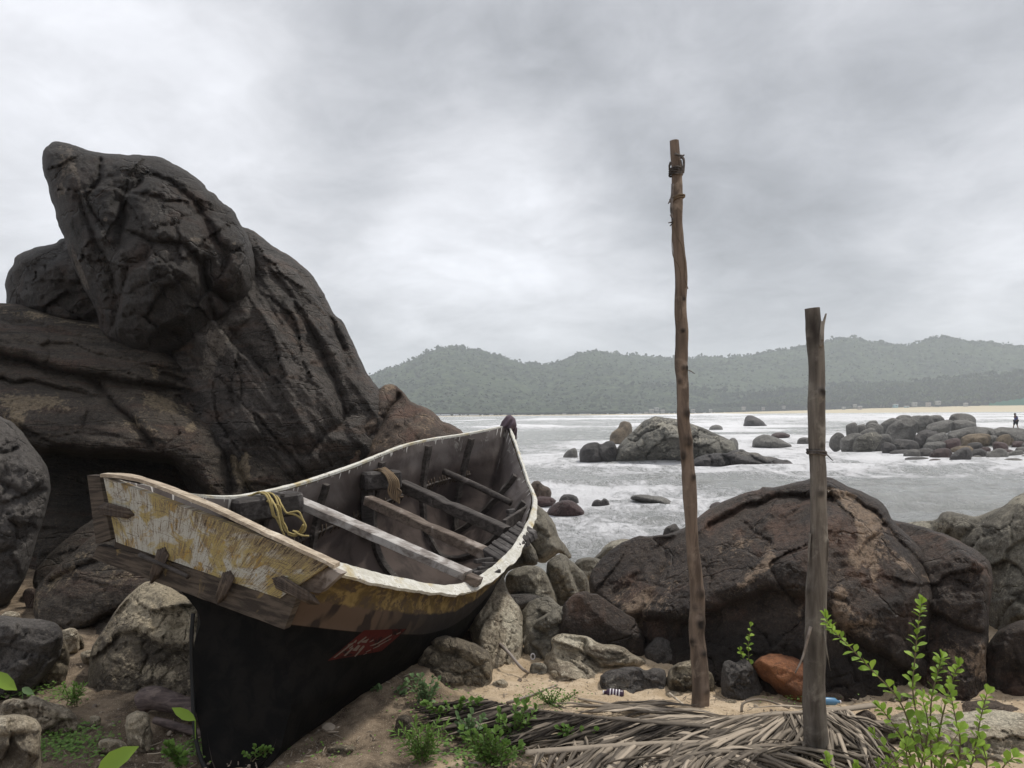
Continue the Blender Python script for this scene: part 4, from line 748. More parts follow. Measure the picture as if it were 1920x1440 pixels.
def bush_belt():                # leaf clumps between the trunks
    rs = np.random.RandomState(9); n = 9000
    px = 1330+750*rs.uniform(size=n)**.7; t = rs.uniform(size=n)
    top = np.interp(px, [1150, 1400, 1560, 1700, 1860, 1930, 2080], [768, 750, 734, 722, 712, 706, 698])
    Y = shoreY(px)+np.interp(px, [1300, 1500, 1950], [14, 40, 100])+110*t
    row = 760+(top+6-760)*t*rs.uniform(.3, .9, n); c = P(px, row, Y); r = rs.uniform(.8, 2.4, n)
    V = np.zeros((n, 4, 3)); an = rs.uniform(0, 6.28, (n, 2))
    e1 = np.stack([np.cos(an[:, 0]), np.sin(an[:, 0])*.6, rs.uniform(-.4, .4, n)], -1); e2 = np.stack([np.sin(an[:, 1])*.4, rs.uniform(-.4, .4, n), np.ones(n)], -1)
    for k, (a, b) in enumerate([(-1, -1), (1, -1), (1, 1), (-1, 1)]): V[:, k] = c+r[:, None]*(a*e1*rs.uniform(.6, 1, (n, 1))+b*e2*rs.uniform(.5, 1, (n, 1)))
    tone = np.repeat(rs.uniform(-.4, .25, n), 4)
    o = mesh_obj('undergrowth', V.reshape(-1, 3), np.arange(4*n).reshape(-1, 4), FOREST, smooth=False, attrs={'tone': tone}, center=False)
    tag(o, 'dark undergrowth filling the foot of the palm grove', 'undergrowth', kind='stuff')
bush_belt()
def simple(name, col, rough=.7):
    m, t = newmat(name); co = t.n('ShaderNodeTexCoord').outputs['Object']
    f = t.noise(co, 6, 5, .6); return finish(m, t, t.mix(f, tuple(x*.8 for x in col), tuple(min(x*1.15, 1) for x in col)), rough, f, .2, .01)
HW, HB, HG, HR, HD = simple('hut_white', (.27, .265, .255)), simple('hut_blue', (.22, .40, .46)), simple('net_green', (.03, .17, .12)), simple('hut_roof', (.30, .26, .24)), simple('hut_window', (.05, .05, .05))
def huts():
    rs = np.random.RandomState(4)
    L = [(1058,777,1.0,'w'),(1102,776,.7,'w'),(1165,776,.8,'w'),(1222,770,1.2,'w'),(1232,766,1.1,'w'),(1243,770,1.0,'w'),(1212,774,1.0,'g'),(1300,769,.9,'w'),(1333,768,.8,'w'),(1395,764,.9,'w'),(1432,764,.8,'g'),(1470,762,.9,'w'),(1583,764,.9,'w'),(1604,759,.8,'w'),(1613,763,1.1,'g'),(1655,758,1.0,'g'),(1680,760,1.4,'b'),(1701,763,1.2,'b'),(1716,757,1.3,'w'),(1742,757,1.2,'g'),(1760,754,1.3,'w'),(1812,757,1.0,'w')]
    nm = {'w': ('white', HW), 'b': ('blue', HB), 'g': ('grey', HR)}
    for i, (px, py, s, c) in enumerate(L):
        Y = shoreY(px)+(0 if px < 1400 else 32 if px < 1650 else 62); p = P(px, py+1.5, Y); w_ = 3.4*s; h = 1.15*s; t = empty('hut', p, f"small {nm[c][0]} beach hut, {['first','second','third','fourth','fifth','sixth','seventh','eighth','ninth','tenth','eleventh','twelfth','thirteenth','fourteenth','fifteenth','sixteenth','seventeenth','eighteenth','nineteenth','twentieth','twenty first','twenty second'][i]} from the left on the far shore", 'hut', 'huts along the far beach')
        x, y, z = p
        mesh_obj('wall', *box((x, y+1.5, z+h/2-1), (w_/2, 0, 0), (0, 1.5, 0), (0, 0, h/2+1)), nm[c][1], t, False)
        V = [(x-w_*.62, y-.4, z+h), (x+w_*.62, y-.4, z+h), (x+w_*.62, y+3.4, z+h), (x-w_*.62, y+3.4, z+h), (x-w_*.62, y+1.5, z+h*1.5), (x+w_*.62, y+1.5, z+h*1.5)]
        mesh_obj('roof', V, [(0, 1, 5, 4), (2, 3, 4, 5), (0, 4, 3), (1, 2, 5), (0, 3, 2, 1)], HR if i % 2 else HW, t, False)
        mesh_obj('door', *box((x+w_*.1, y-.03, z+h*.36), (w_*.12, 0, 0), (0, .03, 0), (0, 0, h*.36)), HD, t, False)
    px = np.linspace(1855, 1990, 60); Y = shoreY(1900)+85
    top = np.interp(px, [1855, 1875, 1905, 1925, 1990], [757, 753, 749, 746, 744])+1.2*np.sin(px*.5); a = P(px, top, np.full(60, Y)); b = a.copy(); b[:, 2] = P(1900, 760, Y)[2]; c = b+[0, 1.5, 0]
    fc = [(i, i+1, 61+i, 60+i) for i in range(59)]+[(i, i+1, 121+i, 120+i) for i in range(59)]
    o = mesh_obj('net_fence', np.vstack([a, b, c]), fc, HG, smooth=False); tag(o, 'long green net fence at the top of the far beach by the right edge', 'fence')
huts()
# ------------------------------------------------------------------ the wooden boat
def paint_mats():
    global HULLOUT, HULLIN, RIM, TRANS, TRANSLOW
    # outer hull: v runs from the rim (0) to the keel (1)
    m, t = newmat('hull_outer_paint'); uv = t.n('ShaderNodeUVMap').outputs[0]; co = t.n('ShaderNodeTexCoord').outputs['Object']
    sx = t.n('ShaderNodeSeparateXYZ', {0: uv}); u, v = sx.outputs[0], sx.outputs[1]
    nu = t.noise(t.n('ShaderNodeCombineXYZ', {0: t.math('MULTIPLY', u, 34), 1: t.math('MULTIPLY', v, 9)}).outputs[0], 1.0, 6, .6, .4)
    vv = t.math('ADD', v, t.math('MULTIPLY', t.math('SUBTRACT', nu, .5), .05))
    fl = t.noise(co, 9, 7, .65, .6)
    yel = t.mix(t.step(fl, .42, .6), (.12, .085, .038), (.25, .18, .075)); yel = t.mix(t.step(t.noise(co, 14, 6, .75), .47, .60), yel, (.085, .062, .045))
    rib_shade = t.step(t.noise(t.n('ShaderNodeCombineXYZ', {0: t.math('MULTIPLY', u, 26), 1: t.math('MULTIPLY', v, 3)}).outputs[0], 1.0, 2, .5, .6), .50, .56)  # dark rib shadows painted along the brown strake
    brn = t.mix(rib_shade, (.115, .080, .058), (.040, .031, .027))
    brn = t.mix(t.step(u, .10, .30), brn, (.034, .030, .029))
    col = t.mix(t.step(vv, .125, .14), yel, brn)
    blk = t.mix(t.step(fl, .4, .6), (.003, .003, .003), (.009, .008, .0072))
    col = t.mix(t.step(v, .238, .243), col, blk)
    rg = t.math('ADD', .62, t.math('MULTIPLY', fl, .3))
    HULLOUT = finish(m, t, col, rg, t.math('ADD', fl, nu), .5, .010, .10)
    # inner hull: worn brown grey with white drips under the rim
    m, t = newmat('hull_inner_paint'); uv = t.n('ShaderNodeUVMap').outputs[0]; co = t.n('ShaderNodeTexCoord').outputs['Object']
    sx = t.n('ShaderNodeSeparateXYZ', {0: uv}); u, v = sx.outputs[0], sx.outputs[1]
    a = t.noise(co, 2.2, 6, .6, .5); b = t.noise(co, 16, 6, .7)
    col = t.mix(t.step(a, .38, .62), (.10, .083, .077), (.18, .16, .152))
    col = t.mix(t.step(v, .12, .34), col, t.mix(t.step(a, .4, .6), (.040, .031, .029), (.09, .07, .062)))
    drip = t.noise(t.n('ShaderNodeCombineXYZ', {0: t.math('MULTIPLY', u, 95), 1: t.math('MULTIPLY', v, 3)}).outputs[0], 1.0, 3, .6)
    df = t.step(t.math('SUBTRACT', drip, t.math('MULTIPLY', v, 2.1)), .53, .58)
    col = t.mix(t.math('MULTIPLY', df, t.step(v, .16, .02)), col, (.62, .60, .57))
    sm = t.noise(co, 7, 6, .7, 1.0); col = t.mix(t.math('MULTIPLY', t.step(t.math('ADD', sm, t.attr('tone')), .66, .74), .6), col, (.38, .37, .34))
    col = t.mix(t.math('MULTIPLY', t.step(b, .62, .72), .6), col, (.03, .024, .022))
    HULLIN = finish(m, t, col, .8, t.math('ADD', b, a), .4, .01, .2)
    m, t = newmat('rim_white_paint'); co = t.n('ShaderNodeTexCoord').outputs['Object']
    a = t.noise(co, 11, 6, .68, .6); b = t.noise(co, 50, 5, .7)
    col = t.mix(t.step(a, .4, .6), (.56, .54, .47), (.70, .69, .64)); col = t.mix(t.step(t.noise(co, 6, 5, .6), .52, .68), col, (.50, .42, .25))
    col = t.mix(t.step(t.math('ADD', t.math('MULTIPLY', a, .5), t.math('MULTIPLY', b, .5)), .56, .62), col, (.22, .18, .13))
    RIM = finish(m, t, col, .7, t.math('ADD', a, b), .7, .01, .2)
    for nm in ('a', 'b'):
        m, t = newmat('transom_peeling_paint' if nm == 'a' else 'transom_bare_plank'); uv = t.n('ShaderNodeUVMap').outputs[0]; co = uv
        big = t.noise(t.map(uv, scale=(4.0, 5.0, 1)), 1.0, 5, .6, .8); str_ = t.noise(t.map(uv, scale=(85, 9, 1)), 1.0, 6, .7, .5); fine = t.noise(t.map(uv, scale=(120, 90, 1)), 1.0, 4, .7)
        grain = t.noise(t.map(uv, scale=(5, 60, 1)), 1.0, 5, .6, .3); patch = t.noise(t.map(uv, scale=(11, 9, 1)), 1.0, 5, .6, .9)
        if nm == 'a':
            col = t.mix(t.step(big, .46, .54), (.46, .445, .39), (.38, .30, .125)); col = t.mix(t.step(patch, .56, .66), col, (.40, .26, .065))
            wear = t.math('ADD', t.math('ADD', t.math('MULTIPLY', str_, .55), t.math('MULTIPLY', fine, .25)), t.math('ADD', t.math('MULTIPLY', patch, .20), t.math('MULTIPLY', t.attr('tone'), .14)))
            col = t.mix(t.math('MULTIPLY', t.step(wear, .485, .56), .8), col, (.20, .155, .105)); col = t.mix(t.step(wear, .57, .63), col, (.07, .052, .038))
            crk = t.math('ABSOLUTE', t.math('SUBTRACT', t.noise(t.map(uv, scale=(1.6, 9, 1), loc=(3, 1, 0)), 1.0, 3, .5), .5)); col = t.mix(t.math('MULTIPLY', t.step(crk, .006, .002), .7), col, (.12, .09, .065))
            crk2 = t.math('ABSOLUTE', t.math('SUBTRACT', t.noise(t.map(uv, scale=(14, 1.4, 1), loc=(7, 1, 0)), 1.0, 3, .5), .5)); col = t.mix(t.math('MULTIPLY', t.step(crk2, .012, .004), .3), col, (.16, .12, .08))
        else:
            col = t.mix(t.step(grain, .4, .62), (.045, .036, .030), (.115, .092, .072)); col = t.mix(t.step(patch, .62, .72), col, (.20, .145, .07)); col = t.mix(t.step(fine, .6, .75), col, (.05, .04, .035))
        mm = finish(m, t, col, .8, t.math('ADD', str_, fine), .5, .01, .2)
        if nm == 'a': TRANS = mm
        else: TRANSLOW = mm
paint_mats()
W_GREY = wood_mat('thwart_weathered_wood', (.13, .11, .098), (.28, .25, .23), (.44, .42, .40), 2.0, 'x')
W_DARK = wood_mat('beam_black_wood', (.026, .022, .020), (.075, .064, .058), (.17, .15, .14), 2.0, 'x')
W_BRN = wood_mat('beam_brown_wood', (.075, .056, .044), (.17, .135, .11), (.30, .26, .23), 2.0, 'x')
W_TAN = wood_mat('rail_bare_wood', (.26, .205, .15), (.50, .42, .32), (.66, .59, .48), 3.0, 'x')
ROPE_Y = leafy('rope_yellow', (.20, .14, .045), (.52, .43, .19), 6, .8); ROPE_B = leafy('rope_brown', (.075, .055, .04), (.24, .17, .10), 6, .85)
boat = empty('fishing_boat', P(600, 1300, 5.2), 'old wooden boat with white rim, peeling yellow transom and black hull tilted on the rocks', 'boat')
BORG = np.array(boat.location)
def stations():
    tr = lambda px: 4.2+(px-190)/430*(-.5)
    S = [np.array([P(193,896,tr(193)+.06), P(235,1020,tr(200)+.10), P(366,1138,tr(362)+.10), P(359,1260,4.02), P(398,1462,3.72), P(495,1450,3.72), P(545,1330,3.80), P(537,1176,tr(537)+.08), P(618,1060,tr(618)+.06)])]
    Ls = [(400,933,5.0),(520,919,5.6),(650,879,6.3),(770,833,7.1),(872,815,7.8)]; Rs = [(745,1092,4.22),(868,1101,4.9),(957,1040,5.6),(1001,950,6.5),(985,892,7.35)]
    D = [1.04, 1.02, .97, .95, .95]
    U = [(-1, 0), (-.985, .30), (-.90, .62), (-.62, .90), (0, 1.0), (.62, .90), (.90, .62), (.985, .30), (1, 0)]
    Vv = [(-1, 0), (-.80, .28), (-.56, .55), (-.30, .80), (0, 1.0), (.30, .80), (.56, .55), (.80, .28), (1, 0)]
    for i, (l, r) in enumerate(zip(Ls, Rs)):
        a = P(*l); b = P(*r); c = (a+b)/2; h = (b-a)/2; ax = np.array([.32, .947, 0.0]); dn = np.cross(h/np.linalg.norm(h), ax); dn /= np.linalg.norm(dn)
        if dn[2] > 0: dn = -dn
        k = [0, 0, .1, .45, .8][i]
        S.append(np.array([c+h*(u1*(1-k)+u2*k)+dn*D[i]*(v1*(1-k)+v2*k) for (u1, v1), (u2, v2) in zip(U, Vv)]))
    top = P(951, 800, 8.42); bot = top+np.array([-.30, -.75, -1.05]); ts = [0, .3, .6, .85, 1, .85, .6, .3, 0]
    S.append(np.array([top+(bot-top)*np.array([t_**1.4, t_**1.4, t_])+np.array([s*.02, -s*.007, 0]) for t_, s in zip(ts, (-1, -1, -1, -1, 0, 1, 1, 1, 1))]))
    return np.array(S)
ST = stations()
NU, NV = 110, 64
def dense(S):
    A = np.stack([spline(S[i], NV) for i in range(len(S))])            # across
    d = np.r_[0, np.cumsum([np.linalg.norm(S[i+1][[0, 8]].mean(0)-S[i][[0, 8]].mean(0)) for i in range(len(S)-1)])]
    return np.stack([spline(A[:, j], NU) for j in range(NV)], 1)
HULL = dense(ST)                                                       # NU x NV x 3
gu = np.gradient(HULL, axis=0); gv = np.gradient(HULL, axis=1); nrm = np.cross(gu, gv); nrm /= np.linalg.norm(nrm, axis=2)[..., None]+1e-9
cen = HULL[:, [0, -1]].mean(1)[:, None]; s_ = np.sign(((HULL-cen)*nrm).sum(2).mean()); nrm *= s_        # outward
vco = np.abs(np.linspace(-1, 1, NV)); V01 = np.tile(1-vco, (NU, 1)); U01 = np.tile(np.linspace(0, 1, NU)[:, None], (1, NV)); side = np.tile(np.linspace(-1, 1, NV), (NU, 1))
uvh = np.stack([U01, V01], -1).reshape(-1, 2)
fh = grid_faces(NU, NV)
if s_ < 0: fh = fh[:, ::-1]
bumpy = 0.006*fbm(HULL*5, 3, 5)+.006*np.cos(V01*2*math.pi/.16)
outer = HULL+nrm*bumpy[..., None]
mesh_obj('hull', outer.reshape(-1, 3), fh, HULLOUT, boat, uv=uvh)
inner = HULL-nrm*0.035+nrm*(bumpy*.5)[..., None]
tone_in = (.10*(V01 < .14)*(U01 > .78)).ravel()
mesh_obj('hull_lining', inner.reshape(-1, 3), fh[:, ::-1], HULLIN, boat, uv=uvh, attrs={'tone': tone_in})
INNER = inner; OUTER = outer
# stern closure below the transom boards (the black stern post)
st0 = outer[0]; h_ = NV//2; lo = [j for j in range(h_) if V01[0, j] > .10]
Vc = np.vstack([st0[lo], st0[[NV-1-j for j in lo]]]); nl = len(lo); mesh_obj('stern_board', Vc, [(i, i+1, nl+i+1, nl+i) for i in range(nl-1)], HULLOUT, boat, uv=np.tile([.9, .6], (len(Vc), 1)))
sp = pxspline([(362,1150,4.02),(359,1200,3.99),(361,1290,3.95),(368,1390,3.80),(392,1448,3.70),(440,1458,3.68),(480,1445,3.70)], 40)
mesh_obj('stern_post', *tube(sp, .012, 8, rough=.3), BLKW := simple('tarred_wood', (.012, .012, .012), .7), boat)
# gunwales
def strip(path, wdir, w0, th, mat, name, jag=.004, seed=1):
    n = len(path); w_ = np.broadcast_to(np.asarray(w0, float), (n,)); t, _, _ = frames(path)
    wd = wdir/np.linalg.norm(wdir, axis=1)[:, None]; up = np.cross(t, wd); up /= np.linalg.norm(up, axis=1)[:, None]; up *= np.sign(up[:, 2:3]+1e-9)
    j = jag*fbm(np.c_[path*9, ], 4, seed)[:, None]; k = jag*fbm(np.c_[path*9, ], 4, seed+9)[:, None]
    prof = []
    for i in range(9): prof.append(path+wd*(w_[:, None]*(i/8-.35)+(j*3 if i == 8 else k*1.5 if i == 0 else 0))+up*(th+jag*.5*fbm(path*14+i, 2, seed+i)[:, None]))
    prof += [prof[8]-up*th*1.6, prof[0]-up*th*1.6]
    A = np.stack(prof, 1); m_ = A.shape[1]; Fc = []
    for i in range(n-1):
        for q in range(m_): k2 = (q+1) % m_; Fc.append((i*m_+q, i*m_+k2, (i+1)*m_+k2, (i+1)*m_+q))
    Fc += [tuple(range(m_)), tuple((n-1)*m_+q for q in range(m_))]
    return mesh_obj(name, A.reshape(-1, 3), Fc, mat, boat, smooth=False)
Lr = spline(HULL[:, 0][::4], 150); Rr = spline(HULL[:, -1][::4], 200)
outR = spline(nrm[:, -1][::4], 200); outL = spline(nrm[:, 0][::4], 150)
wR = np.interp(np.linspace(0, 1, 200), [0, .12, .3, .5, .62, .75, 1], [.075, .085, .075, .085, .06, .035, .02])
strip(Rr, outR*[1, 1, .4]+np.array([0, 0, -.75])*np.interp(np.linspace(0,1,200),[0,.5,.8,1],[1,1,.4,.1])[:,None], wR*1.0, .012, RIM, 'gunwale', .006, 3)
strip(Lr[8:], (outL*[1, 1, .4])[8:], .042, .012, RIM, 'gunwale', .003, 7)
# transom: two boards, corner block, capping rail, lashings
trY = lambda px: 4.2+(px-190)/430*(-.5)-.0
def board(name, quad, th, mat, push=0.0, nx=60, ny=16, rgh=.002, parent=boat, jag=.003):
    q = np.array([P(x, y, trY(x)-push) for x, y in quad])             # TL TR BR BL
    s, r = np.meshgrid(np.linspace(0, 1, nx), np.linspace(0, 1, ny))
    pt = (q[0]*(1-s[..., None])+q[1]*s[..., None])*(1-r[..., None])+(q[3]*(1-s[..., None])+q[2]*s[..., None])*r[..., None]
    n = np.cross(q[1]-q[0], q[3]-q[0]); n /= np.linalg.norm(n); n *= -np.sign(n[1]) if n[1] > 0 else 1
    n = n if n[1] < 0 else -n
    e = ((r == 0) | (r == 1))
    pt = pt+n*(rgh*fbm(pt*np.array([20, 20, 9]), 4, 3))[..., None]+(q[3]-q[0])/np.linalg.norm(q[3]-q[0])*(e*jag*fbm(pt*22, 4, 8))[..., None]
    A = pt.reshape(-1, 3); Bk = A-n*th; N_ = nx*ny; Fc = grid_faces(ny, nx).tolist(); Fb = (grid_faces(ny, nx)[:, ::-1]+N_).tolist()
    rim = [i for i in range(nx)]+[i*nx+nx-1 for i in range(1, ny)]+[(ny-1)*nx+i for i in range(nx-2, -1, -1)]+[i*nx for i in range(ny-2, 0, -1)]
    sd = [(rim[i], rim[(i+1) % len(rim)], rim[(i+1) % len(rim)]+N_, rim[i]+N_)[::-1] for i in range(len(rim))]
    L0 = np.linalg.norm(q[1]-q[0]); H0 = np.linalg.norm(q[3]-q[0]); uv = np.stack([s*L0, r*H0], -1).reshape(-1, 2)
    tone = (smooth(s, .55, 1)*.1+.5*smooth(-r, -.45, -.05)*smooth(s, .2, .6)).ravel()
    return mesh_obj(name, np.vstack([A, Bk]), Fc+Fb+sd, mat, parent, smooth=False, uv=np.vstack([uv, uv]), attrs={'tone': np.r_[tone, tone]})
tag(board('transom_board', [(194,894),(620,1056),(524,1122),(218,1016)], .045, TRANS), 'upper transom board with peeling white and yellow paint')
tag(board('transom_board', [(183,1022),(560,1112),(533,1180),(172,1047)], .05, TRANSLOW, -.012), 'lower transom board of bare brown wood')
board('transom_filler', [(216,1010),(545,1112),(540,1136),(214,1026)], .03, simple('transom_gap_wood', (.06, .045, .035)), -.03, 30, 4)
board('corner_block', [(163,891),(186,892),(208,1010),(180,1020)], .06, TRANSLOW, .004, 8, 20)
board('corner_block', [(606,1062),(640,1076),(600,1112),(548,1106)], .05, W_BRN, -.035, 12, 8)
rail = pxspline([(190,890,4.205),(240,894,4.14),(300,912,4.08),(400,952,3.96),(500,1000,3.84),(560,1028,3.77),(628,1060,3.70)], 60)
t_, N_, B_ = frames(rail); bk = np.array([.3, .95, 0.0])
A = []
for (a, b) in ((-.008, 0.004), (-.008, -.014), (.046, -.012), (.046, .008)): A.append(rail+bk*a+np.array([0, 0, 1])*(b+.004*fbm(rail*9+a*50, 3, 4)[:, None]))
A = np.stack(A, 1); mesh_obj('capping_rail', A.reshape(-1, 3), [(i*4+q, i*4+(q+1) % 4, (i+1)*4+(q+1) % 4, (i+1)*4+q) for i in range(59) for q in range(4)]+[(0, 1, 2, 3), (59*4, 59*4+1, 59*4+2, 59*4+3)], W_TAN, boat, smooth=False)
LASH = wood_mat('lashing_fibre', (.035, .026, .021), (.085, .064, .05), (.13, .10, .075), 3.0, 'z')
def lashing(a, b, wpx, n=7):
    mb = MB(); a, b = np.array(a, float), np.array(b, float); d = (b-a)/np.linalg.norm(b-a); pr = np.array([-d[1], d[0]])
    for i in range(n):
        o = (i/(n-1)-.5)*wpx; tp = 1-abs(i/(n-1)-.5)*.55
        pts = []
        for k in range(7):
            f = k/6; q = a+(b-a)*(f*tp+(1-tp)*.5)+pr*o*(1-.35*f)
            bow = .030*math.sin(math.pi*min(max(f, 0.02), .98))
            pts.append((q[0], q[1], trY(q[0])-.012-bow+(.03 if k in (0, 6) else 0)))
        mb.add(*tube(pxspline(pts, 14), .0075, 6, rough=.3, seed=i), random.uniform(-.2, .3))
    mb.obj('lashing', LASH, boat)
lashing((182,951),(256,966),20); lashing((312,1022),(284,1092),20); lashing((434,1066),(408,1132),20); lashing((508,1082),(598,1132),22)
mesh_obj('peg', *tube(pxspline([(262,1040,4.07),(340,1075,3.98),(352,1082,3.96)], 8), .012, 8, rough=.3), W_DARK, boat)
# thwarts and beams: beam between two points with a rectangular section
def beam(name, a, b, wid, th, mat, n=30, wob=.006, seed=1, tone=0.0, notch=None, par=boat, droop=0):
    a, b = P(*a), P(*b); f = np.linspace(0, 1, n); path = a+(b-a)*f[:, None]; path[:, 2] -= droop*np.sin(f*math.pi)
    ax = (b-a)/np.linalg.norm(b-a); w_ = np.cross(ax, [0, 0, 1]); w_ /= np.linalg.norm(w_); up = np.cross(w_, ax)
    ww = wid*(1+.06*fbm(np.c_[f*6, f*0+seed, f*0], 3, seed)); hh = th*(1+.10*fbm(np.c_[f*5, f*0+seed+3, f*0], 3, seed+1))
    if notch is not None: hh = hh*(1-.28*np.exp(-((f-notch)/.05)**2)); ww = ww*(1+.18*np.exp(-((f-notch+.07)/.04)**2))
    prof = [(-.5, .42), (-.44, .5), (-.2, .52), (0, .49), (.2, .52), (.44, .5), (.5, .42), (.5, -.42), (.44, -.5), (-.44, -.5), (-.5, -.42)]
    A = np.stack([path+w_*(ww*x)[:, None]+up*(hh*y+wob*.6*fbm(path*9+x*3, 3, seed))[:, None] for x, y in prof], 1); m_ = len(prof)
    Fc = [(i*m_+q, i*m_+(q+1) % m_, (i+1)*m_+(q+1) % m_, (i+1)*m_+q) for i in range(n-1) for q in range(m_)]+[tuple(range(m_)), tuple((n-1)*m_+q for q in range(m_))]
    return mesh_obj(name, A.reshape(-1, 3), Fc, mat, par, smooth=False, attrs={'tone': np.full(len(A.reshape(-1, 3)), tone), 'dark': np.zeros(n*m_)})
tag(beam('thwart', (548,936,5.55), (876,1078,4.98), .13, .055, W_GREY, seed=2, tone=.25), 'widest pale grey thwart nearest the transom')
tag(beam('thwart', (690,938,6.3), (915,1040,5.68), .10, .075, W_BRN, seed=3, notch=.5), 'brown notched thwart second from the transom')
tag(beam('thwart', (752,910,6.75), (950,998,6.15), .11, .09, W_DARK, seed=4, tone=-.1, notch=.45), 'thick black thwart in the middle')
mesh_obj('cross_pole', *tube(pxspline([(832,884,7.4),(895,912,7.2),(958,943,7.0)], 20), .030, 10, rough=.12), W_DARK, boat)
beam('seat_block', (876,1082,5.0), (900,1092,4.98), .10, .05, W_BRN, seed=8)
# wooden blocks on the left side
def block(c, L, Wd, H, heading, mat, tilt=0.0, name='wooden_block', cuts=(.55, .68)):
    d = np.array([math.cos(heading), math.sin(heading), tilt]); d /= np.linalg.norm(d); s = np.cross(d, [0, 0, 1]); s /= np.linalg.norm(s); u = np.cross(s, d)
    mb = MB(); c = np.array(c)
    mb.add(*box(c, d*L/2, s*Wd/2, u*H/2, .018))
    for k in cuts: mb.add(*box(c+d*(k-.5)*L+u*(H/2), d*.012, s*(Wd/2+.004), u*.010, .004), .2)
    mb.obj(name, mat, boat, smooth=False); return c, d, s, u
blkM = wood_mat('block_wet_wood', (.024, .021, .020), (.062, .055, .052), (.15, .14, .135), 2.5, 'x')
BK1 = block(P(500, 950, 5.25), .46, .20, .155, R(38), blkM, .06); BK2 = block(P(713, 900, 6.5), .32, .20, .15, R(30), blkM, .02)
mesh_obj('block_foot', *box(P(690, 960, 6.55), (.05, .01, 0), (0, .05, 0), (0, 0, .22), .01), blkM, boat, False)
# ribs following the lining
def rib(iu, j0, j1, w_=.05, dep=.045, mat=None):
    js = np.arange(j0, j1); a = INNER[iu, js]; n = -nrm[iu, js]; t = gu[iu, js]/np.linalg.norm(gu[iu, js], axis=1)[:, None]
    A = np.stack([a-t*w_/2-n*.01, a-t*w_/2+n*dep, a+t*w_/2+n*dep, a+t*w_/2-n*.01], 1); m_ = 4
    Fc = [(i*4+q, i*4+(q+1) % 4, (i+1)*4+(q+1) % 4, (i+1)*4+q) for i in range(len(js)-1) for q in range(4)]+[(0, 1, 2, 3), tuple((len(js)-1)*4+q for q in range(4))]
    mesh_obj('rib', A.reshape(-1, 3), Fc, mat or W_DARK, boat, smooth=False)
for f_ in (.30, .44, .58, .705, .84): rib(int(f_*NU), 1, NV-2, .055 if f_ != .44 else .04)
# plank seam stitching: small loops along the left lining
def stitches():
    mb = MB(); rs = np.random.RandomState(2)
    for iu in np.arange(28, 96, 1.25):
        i = int(iu)
        if i in (int(.30*NU), int(.44*NU), int(.58*NU), int(.705*NU), int(.84*NU)): continue
        j = 12; n = -nrm[i, j]; a = INNER[i, j]; t = gu[i, j]/np.linalg.norm(gu[i, j]); v = gv[i, j]/np.linalg.norm(gv[i, j])
        h = .05*rs.uniform(.7, 1.2); pts = [a+v*h-t*.012, a+n*.018, a-v*h*.9+t*.012]
        mb.add(*tube(spline(pts, 6), .006, 5), -.3)
    mb.obj('seam_stitching', ROPE_B, boat)
    mb = MB(); j = 12; path = spline(INNER[24:100:4, j]-nrm[24:100:4, j]*.008, 90); mb.add(*tube(path, .012, 6, rough=.4), 0); mb.obj('seam_batten', W_DARK, boat)
stitches()
# right side: slatted pad, flat bracket and broken timbers
def pad():
    A = P(905, 1040, 5.62); Bp = P(975, 985, 6.15); w0 = P(940, 1062, 5.5)-P(905, 1040, 5.62)
    n = 26; ms = MB()
    for i in range(9):
        f = (i+.5)/9; c = A+(Bp-A)*f+w0*.5+np.array([0, 0, .01]); d = (Bp-A)/18*.86
        ms.add(*box(c, d, w0*.5, np.array([-.006, .004, .022 if i % 2 else .030]), .006), random.uniform(-.3, .3))
    ms.obj('slatted_pad', blkM, boat, smooth=False)
pad()
br = MB(); br.add(*box((P(945, 985, 6.25)+P(990, 957, 6.6))/2, (P(990, 957, 6.6)-P(945, 985, 6.25))/2, np.array([.015, -.005, 0]), np.array([0, 0, .045]), .004)); br.add(*box(P(993, 962, 6.55), np.array([.03, -.03, -.01]), np.array([.008, .008, 0]), np.array([0, 0, .03]), .003)); br.obj('bracket', W_DARK, boat, smooth=False)
bt = MB(); rs_ = np.random.RandomState(6)
for i in range(9):
    x, y = rs_.uniform(885, 925), rs_.uniform(1046, 1082); c = P(x, y, 5.25+(1080-y)/60*.4); bt.add(*box(c, np.array([.06*rs_.uniform(.5, 1), .05, .01*rs_.uniform(-1, 1)]), np.array([-.012, .012, 0]), np.array([0, .003, .014]), .004), rs_.uniform(-.3, .5))
for i in range(5):
    x, y = rs_.uniform(950, 975), rs_.uniform(955, 972); c = P(x, y, 6.5); bt.add(*box(c, np.array([.03, .035, 0]), np.array([-.012, .012, 0]), np.array([0, 0, .016]), .004), rs_.uniform(-.3, .4))

for v_k in range(len(bt.v)):
    mesh_obj('broken_timber', bt.v[v_k], [tuple(int(i)-v_k*24 for i in f) for f in bt.f[v_k*26:(v_k+1)*26]], blkM, boat, smooth=False)
# bow stem head
mesh_obj('bow_stem', *tube(spline([ST[-1][4]+[.0, .05, .0], (ST[-1][4]+ST[-1][0])/2+[.03, .05, -.05], ST[-1][0]+[.02, .05, .0], ST[-1][0]+[.03, .08, .06]], 20), .035, 8, rough=.1), W_DARK, boat)
# red painted panel with worn pale lettering on the right side of the black hull
from mathutils.bvhtree import BVHTree
BV = BVHTree.FromPolygons([Vector(v) for v in outer.reshape(-1, 3)], [tuple(int(i) for i in f) for f in fh])
def hull_hit(px, py, off=.003):
    d = dirs(px, py); dv_ = Vector(d/np.linalg.norm(d)); h = BV.ray_cast(Vector(CAM), dv_)
    if h[0] is None: return P(px, py, 4.6)
    return np.array(h[0]-dv_*off)

